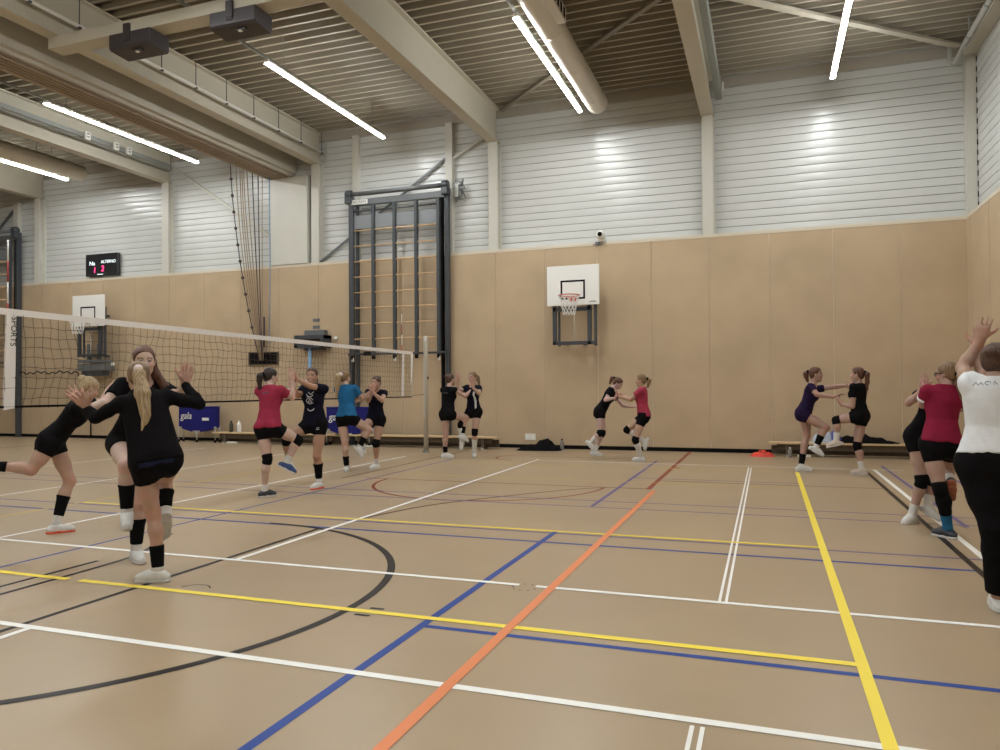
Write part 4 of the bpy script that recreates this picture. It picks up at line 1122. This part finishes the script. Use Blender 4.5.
        if hi:
            b = MB()
            for i in range(4):
                c = An + (base_ - An)*.52 + fd*(.045 + .017*i)*k - dn*(.013 - .0055*i)*k
                b.tube([c - sdv*.022*k + dn*.012*k, c - dn*.002*k, c + sdv*.022*k + dn*.012*k], .0035, CM['sole'], 5)
            b.build('laces', s2)
    # ---------------- hair
    hr = spec['hair']; pl0 = at(0, 0, 0)
    nrmh = unit(-.15*f + .09*up); off = -.020*hs
    cap = ell(at(-.016, 0, .032), ax, [.101*hs, .081*hs, .090*hs], .02)
    hp = [clip(cap, [(pl0 + nrmh*off, -nrmh)]), E_((-.058, 0, -.022), (.044, .062, .058), .03)]
    hpost = wob(seed + 9, .004, 60)
    sty = hr['style']
    if sty == 'pony':
        pts = [at(*p) for p in hr['pts']]; rs = hr['r']
        hp.append(rc(at(-.085, 0, hr['pts'][0][2]*.8), pts[0], .03*hs, .018*hs, .02))
        tail = [rc(pts[i], pts[i+1], rs[i], rs[i+1], .015) for i in range(len(pts)-1)]
        for j in range(5):
            o_ = (r*math.sin(j*1.9) + f*math.cos(j*1.9))*.014
            tail += [rc(pts[i] + o_*(i > 0), pts[i+1] + o_*1.25, rs[i]*.55, rs[i+1]*.55, .006) for i in range(len(pts)-1)]
    ho = net_object('hair', hp, .0075, HM[hr['col']], root, post=hpost)
    if sty == 'pony':
        net_object('ponytail', tail, .0065, HM[hr.get('tailcol', hr['col'])], ho, post=wob(seed + 11, .004, 70))
        net_object('hair_tie', [rc(pts[0] - (pts[1] - pts[0])*.05, pts[0] + (pts[1] - pts[0])*.06, rs[0]*1.35, rs[0]*1.35)], .006, CM[hr.get('tie', 'pad')], ho)
    elif sty == 'bun':
        net_object('hair_bun', [E_((-.105, 0, .065), (.036, .040, .038), .01), E_((-.095, .01, .05), (.036, .03, .03), .01)], .0065, HM[hr['col']], ho, post=wob(seed + 11, .005, 70))
    elif sty == 'loose':
        lo_ = []
        for (x0, y0, z0), (x1, y1, z1), r0, r1 in hr['locks']: lo_.append(rc(at(x0, y0, z0), at(x1, y1, z1), r0, r1, .02))
        net_object('loose_hair', lo_, .0075, HM[hr['col']], ho, post=wob(seed + 11, .005, 60))
    if spec.get('glasses'):
        b = MB()
        for sg in (1, -1):
            b.tube([at(.086 + .004*math.cos(a), .031*sg + .024*math.cos(a), .003 + .019*math.sin(a)) for a in np.linspace(0, 6.28, 18)[:-1]], .003, 'black', 5, closed=True)
            b.tube([at(.084, .054*sg, .006), at(.04, .077*sg, .008), at(-.02, .081*sg, .006)], .0035, 'black', 5)
        b.tube([at(.092, -.008, .006), at(.092, .008, .006)], .003, 'black', 5); b.build('glasses', root)
    return dict(root=root, body=body, shirt=shirt_o, shorts=so, P=P, N=N, s=s, L=L, lc=lc, fc=fc, lp=lp, fp=fp, k=k)

def decal(target, origin, right, up, into, lines, rad, m, name):
    """Thin printed strokes laid on a garment: each polyline is projected onto the cloth."""
    me = target.data; bvh = BVHTree.FromPolygons([world_of(target) @ v.co for v in me.vertices], [p.vertices for p in me.polygons])
    b = MB(); R, U, D_ = Vector(right), Vector(up), Vector(into).normalized()
    for ln in lines:
        pts = []
        for i in range(len(ln) - 1):
            for t in (0, .34, .67): pts.append((ln[i][0]*(1-t) + ln[i+1][0]*t, ln[i][1]*(1-t) + ln[i+1][1]*t))
        pts.append(ln[-1]); out = []
        for x, y in pts:
            o = Vector(origin) + R*x + U*y - D_*.35
            hit = bvh.ray_cast(o, D_, .6)
            if hit[0] is not None: out.append(hit[0] - D_*.002)
        if len(out) > 1: b.tube(out, rad, m, 5)
    if b.v: b.build(name, target)

POSES = {
 'lunging': [1.66,-6.768,5.543,0.924,-6.513,5.681,1.313,-0.611,0.789,0.059,-0.629,0.765,0.14,-6.497,5.738,1.449,0.307,0.853,-0.423,-6.635,5.785,1.297,-6.66,6.056,1.304,-6.772,6.222,1.431,-6.82,6.347,1.541,-6.441,5.55,1.253,-6.407,5.693,1.212,-6.446,5.812,1.29,-6.439,5.916,1.37,-6.823,5.615,0.9,-6.702,5.693,0.507,-6.739,5.565,0.084,-6.646,5.699,0.035,-6.712,5.471,0.889,-6.815,5.353,0.653,-7.027,5.107,0.711,-7.09,5.007,0.644],
 'facing': [1.76,-5.032,4.869,0.999,-4.833,4.808,1.508,0.67,0.736,-0.097,0.527,0.843,-0.104,-4.791,4.756,1.671,0.77,-0.632,-0.087,-4.765,4.951,1.444,-4.587,4.9,1.374,-4.387,4.783,1.472,-4.348,4.763,1.599,-4.937,4.675,1.478,-4.941,4.512,1.326,-4.853,4.277,1.301,-4.848,4.177,1.394,-4.967,4.94,0.958,-4.952,4.863,0.49,-4.998,4.876,0.089,-4.847,4.791,0.037,-5.096,4.798,0.977,-4.765,4.554,0.836,-4.788,4.579,0.469,-4.698,4.491,0.371],
 'ponytail': [1.68,-4.306,4.388,0.919,-4.478,4.426,1.405,-0.556,-0.828,-0.076,-0.602,-0.784,-0.153,-4.557,4.47,1.535,-0.696,0.704,-0.139,-4.556,4.3,1.336,-4.735,4.239,1.228,-4.944,4.299,1.331,-5.021,4.255,1.447,-4.368,4.544,1.383,-4.226,4.748,1.321,-4.397,4.772,1.488,-4.388,4.796,1.641,-4.357,4.312,0.882,-4.353,4.407,0.511,-4.301,4.402,0.085,-4.456,4.347,0.035,-4.255,4.464,0.896,-4.533,4.713,0.715,-4.441,4.624,0.456,-4.454,4.635,0.336],
 'redleft': [1.7,-6.201,8.256,0.928,-6.242,8.334,1.452,-0.977,-0.212,-0.027,-0.99,-0.131,-0.059,-6.266,8.387,1.593,0.387,0.912,-0.139,-6.395,8.306,1.395,-6.157,8.477,1.289,-6.15,8.67,1.436,-6.136,8.674,1.656,-6.082,8.347,1.414,-5.996,8.484,1.309,-6.019,8.517,1.538,-6.025,8.506,1.719,-6.292,8.236,0.895,-6.195,8.216,0.506,-6.264,8.239,0.086,-6.199,8.393,0.035,-6.11,8.276,0.9,-5.911,8.497,0.74,-6.033,8.4,0.439,-5.918,8.458,0.277],
 'smiling': [1.72,-6.091,9.13,0.932,-6.085,9.124,1.469,0.972,0.235,-0.005,0.989,0.149,-0.009,-6.078,9.061,1.607,0.318,-0.947,-0.052,-5.928,9.148,1.419,-5.984,8.876,1.462,-6.094,8.717,1.56,-6.146,8.676,1.697,-6.243,9.101,1.422,-6.191,8.891,1.323,-6.189,8.77,1.45,-6.198,8.761,1.616,-5.999,9.152,0.9,-6.018,9.093,0.47,-6.033,9.163,0.087,-6.052,8.995,0.036,-6.182,9.108,0.901,-6.389,8.886,0.704,-6.416,8.993,0.383,-6.336,8.998,0.258],
 'teal': [1.7,-6.767,11.127,0.932,-6.806,11.165,1.461,-0.959,-0.283,-0.03,-0.978,-0.201,-0.058,-6.839,11.204,1.607,0.236,0.968,-0.087,-6.956,11.13,1.403,-6.683,11.287,1.201,-6.476,11.406,1.285,-6.416,11.44,1.458,-6.648,11.194,1.422,-6.58,11.313,1.243,-6.464,11.437,1.371,-6.416,11.474,1.51,-6.856,11.101,0.899,-6.786,11.094,0.489,-6.779,11.131,0.086,-6.84,11.287,0.035,-6.677,11.154,0.905,-6.476,11.366,0.699,-6.605,11.264,0.411,-6.56,11.27,0.223],
 'navy': [1.64,-6.521,11.675,0.878,-6.474,11.632,1.387,0.996,0.079,-0.05,0.983,0.168,-0.076,-6.46,11.582,1.519,-0.099,-0.985,-0.139,-6.329,11.661,1.329,-6.28,11.474,1.206,-6.368,11.336,1.337,-6.383,11.328,1.475,-6.628,11.61,1.352,-6.544,11.455,1.197,-6.433,11.398,1.337,-6.447,11.39,1.493,-6.432,11.682,0.844,-6.467,11.592,0.458,-6.521,11.687,0.083,-6.551,11.529,0.034,-6.611,11.668,0.854,-6.594,11.417,0.729,-6.646,11.453,0.439,-6.603,11.413,0.296],
 'bun': [1.68,-6.076,13.825,0.895,-6.063,13.87,1.418,-0.932,0.363,-0.004,-0.96,0.281,0.001,-6.047,13.926,1.58,0.592,0.806,0,-6.214,13.91,1.37,-5.914,14.036,1.366,-5.97,14.093,1.55,-5.977,14.087,1.714,-5.914,13.822,1.37,-5.74,13.933,1.234,-5.615,14.03,1.384,-5.578,14.05,1.546,-6.162,13.859,0.864,-6.111,13.815,0.47,-6.127,13.813,0.085,-5.99,13.904,0.035,-5.99,13.792,0.865,-5.792,14.035,0.796,-5.826,13.996,0.453,-5.7,14.034,0.291],
 'whiteside': [1.66,-5.631,14.116,0.938,-5.628,14.08,1.455,0.973,-0.229,-0.014,0.973,-0.228,-0.023,-5.617,14.039,1.617,-0.313,-0.946,-0.087,-5.478,14.048,1.404,-5.401,13.868,1.285,-5.474,13.732,1.406,-5.51,13.716,1.564,-5.778,14.118,1.412,-5.882,13.959,1.346,-5.886,13.92,1.508,-5.893,13.914,1.67,-5.543,14.095,0.907,-5.567,14.015,0.516,-5.627,14.131,0.084,-5.566,13.98,0.035,-5.72,14.137,0.909,-5.861,13.978,0.666,-5.859,14.021,0.329,-5.856,13.983,0.17],
 'leaning': [1.64,-3.1,14.509,0.916,-2.868,14.585,1.367,-0.151,0.987,-0.048,-0.168,0.983,-0.08,-2.765,14.62,1.475,0.819,0.032,-0.574,-2.915,14.728,1.314,-2.705,14.758,1.038,-2.513,14.79,1.008,-2.368,14.814,1.047,-2.864,14.428,1.338,-2.955,14.323,1.156,-2.76,14.323,1.195,-2.73,14.329,1.349,-3.113,14.597,0.883,-3.076,14.588,0.488,-3.21,14.48,0.14,-3.05,14.501,0.034,-3.086,14.42,0.891,-3.073,14.384,0.511,-3.251,14.33,0.326,-3.201,14.325,0.152],
 'pink': [1.66,-2.209,14.199,0.868,-2.236,14.182,1.386,0.073,-0.997,-0.018,-0.014,-0.999,-0.034,-2.25,14.175,1.528,-0.997,-0.072,0,-2.236,14.029,1.333,-2.423,13.994,1.172,-2.63,13.976,1.229,-2.681,13.971,1.389,-2.231,14.338,1.344,-2.456,14.295,1.157,-2.628,14.292,1.253,-2.72,14.276,1.369,-2.203,14.109,0.836,-2.346,14.053,0.411,-2.265,14.191,0.084,-2.426,14.165,0.035,-2.216,14.29,0.84,-2.534,14.218,0.586,-2.212,14.27,0.379,-2.184,14.259,0.21],
 'purple': [1.72,0.571,13.337,0.953,0.719,13.383,1.415,0.19,0.978,-0.091,0.171,0.973,-0.152,0.77,13.399,1.601,0.991,-0.131,0,0.732,13.534,1.345,1.014,13.513,1.388,1.247,13.499,1.412,1.36,13.501,1.452,0.677,13.223,1.393,0.76,13.122,1.27,0.996,13.098,1.229,1.091,13.091,1.269,0.589,13.429,0.913,0.617,13.433,0.583,0.515,13.329,0.087,0.684,13.321,0.036,0.553,13.245,0.931,0.892,13.181,0.734,0.738,13.164,0.416,0.854,13.141,0.242],
 'longtail': [1.68,1.36,12.995,0.947,1.369,13.023,1.428,-0.515,-0.856,0.035,-0.588,-0.807,0.058,1.343,13.033,1.586,-0.961,0.275,0,1.277,12.894,1.389,1.258,12.888,1.084,1.105,12.937,1.113,1.035,12.945,1.24,1.46,13.146,1.371,1.375,13.254,1.146,1.286,13.367,1.322,1.245,13.38,1.485,1.313,12.916,0.92,1.025,12.966,0.866,1.026,12.943,0.542,0.887,12.944,0.429,1.408,13.074,0.913,1.331,13.047,0.454,1.395,13.02,0.085,1.233,13.052,0.035],
 'hidden': [1.64,1.515,8.791,0.896,1.662,8.733,1.384,0.84,0.532,-0.109,0.82,0.542,-0.182,1.762,8.735,1.475,0.774,-0.633,0,1.773,8.82,1.311,1.685,8.632,1.232,1.702,8.53,1.355,1.703,8.529,1.435,1.524,8.655,1.367,1.356,8.568,1.244,1.446,8.482,1.356,1.478,8.476,1.462,1.59,8.839,0.857,1.614,8.785,0.432,1.551,8.759,0.176,1.649,8.716,0.024,1.439,8.743,0.876,1.487,8.684,0.44,1.396,8.709,0.083,1.295,8.584,0.034],
 'redright': [1.66,1.517,7.945,0.886,1.573,8.006,1.398,-0.969,-0.234,0.08,-0.964,-0.228,0.133,1.595,8.043,1.53,-0.752,0.653,-0.087,1.419,7.965,1.372,1.39,8.039,1.242,1.437,8.2,1.388,1.439,8.231,1.471,1.717,8.036,1.331,1.74,8.225,1.204,1.711,8.406,1.356,1.685,8.442,1.435,1.429,7.923,0.864,1.49,7.851,0.469,1.574,7.972,0.084,1.471,8.099,0.035,1.605,7.966,0.849,1.627,8.291,0.6,1.593,7.941,0.526,1.601,7.966,0.393],
 'white': [1.7,1.342,5.53,0.942,1.38,5.589,1.454,-0.987,0.158,0.033,-0.976,0.211,0.048,1.408,5.661,1.588,0.48,0.873,0.087,1.244,5.612,1.443,1.244,5.794,1.547,1.348,5.82,1.721,1.379,5.817,1.848,1.509,5.555,1.43,1.361,5.765,1.498,1.349,5.85,1.669,1.366,5.869,1.778,1.25,5.545,0.915,1.324,5.436,0.539,1.369,5.552,0.086,1.38,5.719,0.035,1.434,5.516,0.909,1.576,5.829,0.668,1.511,5.751,0.284,1.528,5.799,0.176],
}

# ------------------------------------------------------------------ the players
W = dict(sock=.28); WHITE = dict(L=dict(sock=.30), R=dict(sock=.30))
def F(l, r): return dict(L=l, R=r)
tail = lambda ln, z0=.05, back=.125, side=0.0: [(-back, 0, z0), (-back - .035, side*.3, z0 - .03), (-back - .03, side*.6, z0 - ln*.45), (-back - .01, side, z0 - ln)]
G = {}
G['lunging'] = person('lunging', 'person in black lunging forward on the left, hind leg stretched back', dict(near=True, stand='L', shirt='black', sleeve=.5, hem=-.02, short_len=.30, shorts='black',
    pads=F([(.36, .80)], [(.62, .98)]), feet=F(dict(sock=.34, sole='redsole'), dict(sock=.3)), hair=dict(style='bun', col='blond'), skin=(.50, .32, .24)))
G['facing'] = person('facing', 'person in black facing the viewer behind the blond ponytailed player, one knee raised', dict(near=True, stand='L', shirt='black', sleeve=.62, hem=-.05, short_len=.28,
    pads=F([(.34, .86)], [(.42, .94)]), feet=F(dict(sock=.3), dict(sock=.3)), skin=(.60, .42, .34), brow=(.1, .055, .035),
    hair=dict(style='loose', col='auburn', locks=[((-.03, -.068, .0), (-.03, -.085, -.10), .026, .034), ((-.03, -.085, -.10), (-.02, -.15, -.20), .036, .036), ((-.02, -.15, -.20), (-.01, -.20, -.24), .034, .014), ((-.07, 0, -.03), (-.09, -.04, -.2), .05, .05), ((-.09, -.04, -.2), (-.10, -.08, -.30), .05, .03)])))
G['ponytail'] = person('ponytail', 'person in black seen from behind with long blond ponytail and spread hands', dict(near=True, build=.96, stand='L', shirt='black', sleeve=3, hem=-.04, flare=.168, loose=1.4, waistband=True, short_len=.36,
    pads=F([(.56, .97)], [(.35, .80)]), feet=F(dict(sock=.12), dict(sock=.2)), skin=(.50, .31, .235), spread=1.3,
    hair=dict(style='pony', col='darkblond', tailcol='blond', tie='tie', pts=[(-.115, .0, .045), (-.150, .005, .0), (-.180, .03, -.15), (-.205, .05, -.31), (-.215, .035, -.46)], r=[.024, .044, .056, .036, .005])))
G['redleft'] = person('redleft', 'person in red T-shirt raising one knee, left of the smiling player', dict(stand='L', shirt='crimson', sleeve=.62, hem=-.04, loose=1.3, short_len=.34,
    pads=F(['knee'], ['knee']), feet=F(dict(sock=.22, shoe='darkshoe'), dict(sock=.26, shoe='blueshoe')), skin=(.58, .40, .33),
    hair=dict(style='pony', col='dark', pts=tail(.20, .01), r=[.022, .04, .036, .012])))
G['smiling'] = person('smiling', 'person in black T-shirt with white print, smiling towards the viewer', dict(stand='L', shirt='navy', sleeve=.62, hem=-.08, loose=1.4, short_len=.30, smile=True,
    pads=F([(.30, .84)], ['knee']), feet=F(dict(sock=.22, sole='redsole'), dict(sock=.26, sole='redsole')), skin=(.47, .28, .19),
    hair=dict(style='pony', col='brown', pts=tail(.22, .02, .11, -.03), r=[.02, .034, .03, .012])))
G['teal'] = person('teal', 'person in teal blue T-shirt with long blond ponytail seen from behind', dict(stand='L', shirt='teal', sleeve=.60, hem=.03, loose=1.3, short_len=.32,
    pads=F([(.55, .97)], [(.48, .92)]), feet=F(dict(sock=.12), dict(sock=.14)), skin=(.52, .35, .27),
    hair=dict(style='pony', col='darkblond', tailcol='blond', tie='tie', pts=tail(.36, .035, .115, -.05), r=[.03, .05, .05, .02])))
G['navy'] = person('navy', 'person in dark navy shirt facing the teal-shirted player, right of them', dict(stand='L', shirt='navy', sleeve=.40, hem=-.10, short_len=.26,
    pads=F(['knee'], [(.5, .92)]), feet=F(dict(sock=.26), dict(sock=.2)), skin=(.48, .30, .22), hair=dict(style='bun', col='brown')))
G['bun'] = person('bun', 'person in sleeveless black top with hair bun, just right of the volleyball post', dict(stand='L', shirt='black', sleeve=0.12, hem=.02, short_len=.28, shorts='black',
    pads=F([(.62, .97)], [(.5, .9)]), feet=F(dict(sock=.1), dict(sock=.1)), skin=(.50, .32, .25), hair=dict(style='bun', col='brown')))
G['whiteside'] = person('whiteside', 'person in navy shirt with white side panel, right of the hair-bun player', dict(stand='L', shirt='navy', sleeve=.55, hem=-.04, short_len=.30,
    pads=F(['knee'], ['knee']), feet=F(dict(sock=.72), dict(sock=.72)), skin=(.52, .34, .26),
    hair=dict(style='pony', col='darkblond', pts=tail(.2, .03, .11, -.06), r=[.022, .036, .034, .014])))
G['leaning'] = person('leaning', 'person in black leaning forward against the pink-shirted player', dict(stand='L', tiptoe=True, shirt='black', sleeve=.55, hem=-.06, short_len=.26,
    pads=F(['knee'], ['knee']), feet=F(dict(sock=.34), dict(sock=.34)), skin=(.55, .38, .34), hair=dict(style='pony', col='auburn', pts=tail(.15, .05), r=[.022, .036, .034, .014])))
G['pink'] = person('pink', 'person in coral pink T-shirt under the right basketball goal area, one foot kicked back', dict(stand='L', shirt='pink', sleeve=.55, hem=-.02, loose=1.3, short_len=.36,
    pads=F(['knee'], ['knee']), feet=F(dict(sock=.74), dict(sock=.74)), skin=(.50, .32, .23), hair=dict(style='pony', col='darkblond', pts=tail(.16, .03), r=[.024, .036, .034, .014])))
G['purple'] = person('purple', 'person in dark purple shirt reaching both arms to the long-ponytailed partner', dict(stand='L', shirt='purple', sleeve=.58, hem=-.04, short_len=.26, shorts='purple',
    pads=F([(.62, .97)], [(.45, .88)]), feet=F(dict(sock=.12), dict(sock=.12)), skin=(.44, .27, .21), hair=dict(style='pony', col='auburn', pts=tail(.16, .04), r=[.024, .04, .036, .014])))
G['longtail'] = person('longtail', 'person in black with long brown ponytail, one knee raised before the right bench', dict(stand='R', shirt='black', sleeve=.55, hem=-.08, short_len=.30,
    pads=F(['knee'], ['knee']), feet=F(dict(sock=.32, shoe='creamshoe'), dict(sock=.34, shoe='creamshoe')), skin=(.47, .30, .24), hair=dict(style='pony', col='auburn', pts=tail(.34, .03, .115), r=[.024, .036, .034, .012])))
G['hidden'] = person('hidden', 'person in black mostly hidden behind the raspberry-shirted player on the right', dict(stand='R', shirt='black', sleeve=.55, hem=-.04, short_len=.32,
    pads=F(['knee'], ['knee']), feet=F(dict(sock=.3), dict(sock=.3)), skin=(.46, .30, .24), hair=dict(style='bun', col='dark')))
G['redright'] = person('redright', 'person in raspberry red T-shirt and glasses seen from behind on the right', dict(near=True, stand='L', shirt='maroon', sleeve=.66, hem=.02, loose=1.5, short_len=.36, sleevetrim='L', glasses=True,
    pads=F(['knee', (.14, .62)], ['knee']), feet=F(dict(sock=.40, sockcol='bluesock', shoe='darkshoe', sole='sole'), dict(sock=.3, shoe='darkshoe', sole='rustsole')), skin=(.44, .28, .225),
    hair=dict(style='pony', col='darkblond', pts=tail(.22, -.01, .105), r=[.03, .05, .055, .03])))
G['white'] = person('white', 'person in white T-shirt and black trousers with arms raised at the right edge', dict(near=True, spread=.75, stand='L', shirt='white', sleeve=.22, hem=.10, loose=1.6, bottom='trousers', build=1.1,
    feet=F(dict(sock=0), dict(sock=0)), skin=(.42, .265, .195), hair=dict(style='bun', col='brown')))

# prints on the garments
d = G['smiling']
o = d['P'] + d['s']*d['L']*.60
sw = lambda x, y, r, a0, a1, n=7: [(x + r*math.cos(a), y + r*.8*math.sin(a)) for a in np.linspace(a0, a1, n)]
decal(d['shirt'], o, d['lc'], d['s'], -d['fc'], [sw(.0, .10, .05, 3.3, 6.0), [(-.03, .12), (.01, .09), (.05, .13)], sw(0, .0, .055, .3, 5.6), [(-.03, -.03), (.0, .03), (.03, -.02), (-.04, -.01)], sw(0, -.10, .05, 3.4, 6.1), [(-.04, .055), (.03, .062)]], .0055, CM['print_white'], 'chest_print')
for kk, col_ in (('smiling', 'print_white'), ('redleft', 'print_white')):
    d = G[kk]; o = d['P'] - d['s']*.075 + d['lp']*.09
    decal(d['shorts'], o, d['lp'], d['s'], -d['fp'], [[(-.02, -.01), (.025, .0)], [(-.015, .012), (.02, .02)]], .005, CM['print_white'], 'shorts_logo')
d = G['white']; o = d['N'] - d['s']*.055 + d['lc']*.02
decal(d['shirt'], o, -d['lc'], d['s'], d['fc'], [[(-.10, .012), (-.085, .035), (-.07, .014), (-.055, .036), (-.045, .014)], sw(-.02, .03, .016, 0, 5), [(.01, .02), (.015, .045), (.03, .022)], [(.045, .045), (.05, .02), (.065, .04)], sw(.09, .03, .014, 1, 6)], .0028, CM['print_grey'], 'back_lettering')
d = G['redleft']; o = d['N'] - d['s']*.09
decal(d['shirt'], o, -d['lc'], d['s'], d['fc'], [[(-.05, 0), (.0, .004), (.05, 0)], [(-.04, -.012), (.04, -.012)]], .004, CM['print_dark'], 'back_print')
d = G['bun']; o = d['N'] - d['s']*.12
decal(d['shirt'], o, -d['lc'], d['s'], d['fc'], [[(-.06, 0), (.06, 0)]], .005, CM['print_dark'], 'back_print')
d = G['whiteside']; o = d['P'] + d['s']*d['L']*.45
decal(d['shirt'], o, d['lc'], d['s'], -d['fc'], [[(.088 + .007*j, .17), (.092 + .007*j, -.02), (.10 + .007*j, -.20)] for j in range(4)], .006, CM['white'], 'side_panel')
decal(d['shirt'], o, d['lc'], d['s'], -d['fc'], [[(-.05, .14), (-.03, .16), (-.035, .13)]], .007, CM['print_white'], 'chest_badge')
d = G['purple']; o = d['N'] - d['s']*.03 + d['lc']*(-.10)
decal(d['shirt'], o, d['fc'], d['lc'], V(0, 0, -1), [[(-.02, -.02), (.02, .02)]], .012, CM['print_white'], 'shoulder_patch')

# ------------------------------------------------------------------ light, camera
w = bpy.data.worlds.new('world'); SC.world = w; w.use_nodes = True
w.node_tree.nodes['Background'].inputs[0].default_value = (.9, .85, .75, 1); w.node_tree.nodes['Background'].inputs[1].default_value = .05

cam = bpy.data.cameras.new('camera'); co = bpy.data.objects.new('camera', cam); COL.objects.link(co)
cam.sensor_width = 36; cam.lens = 26.85; cam.clip_end = 200; cam.clip_start = .05
yaw, pit, roll = math.radians(19.6933), math.radians(.81213), math.radians(-.39523)
fw = Vector((-math.sin(yaw)*math.cos(pit), math.cos(yaw)*math.cos(pit), math.sin(pit)))
r0 = Vector((math.cos(yaw), math.sin(yaw), 0)); u0 = r0.cross(fw)
r2 = r0*math.cos(roll) + u0*math.sin(roll); u2 = -r0*math.sin(roll) + u0*math.cos(roll)
co.matrix_world = Matrix(((r2.x, u2.x, -fw.x, 0), (r2.y, u2.y, -fw.y, 0), (r2.z, u2.z, -fw.z, 1.45), (0, 0, 0, 1)))
SC.camera = co
SC.view_settings.view_transform = 'Standard'
SC.view_settings.look = 'None'
SC.view_settings.exposure = 1.84
SC.cycles.max_bounces = 6; SC.cycles.diffuse_bounces = 4; SC.cycles.glossy_bounces = 3
SC.cycles.use_denoising = True
SC.cycles.sample_clamp_indirect = 4.0
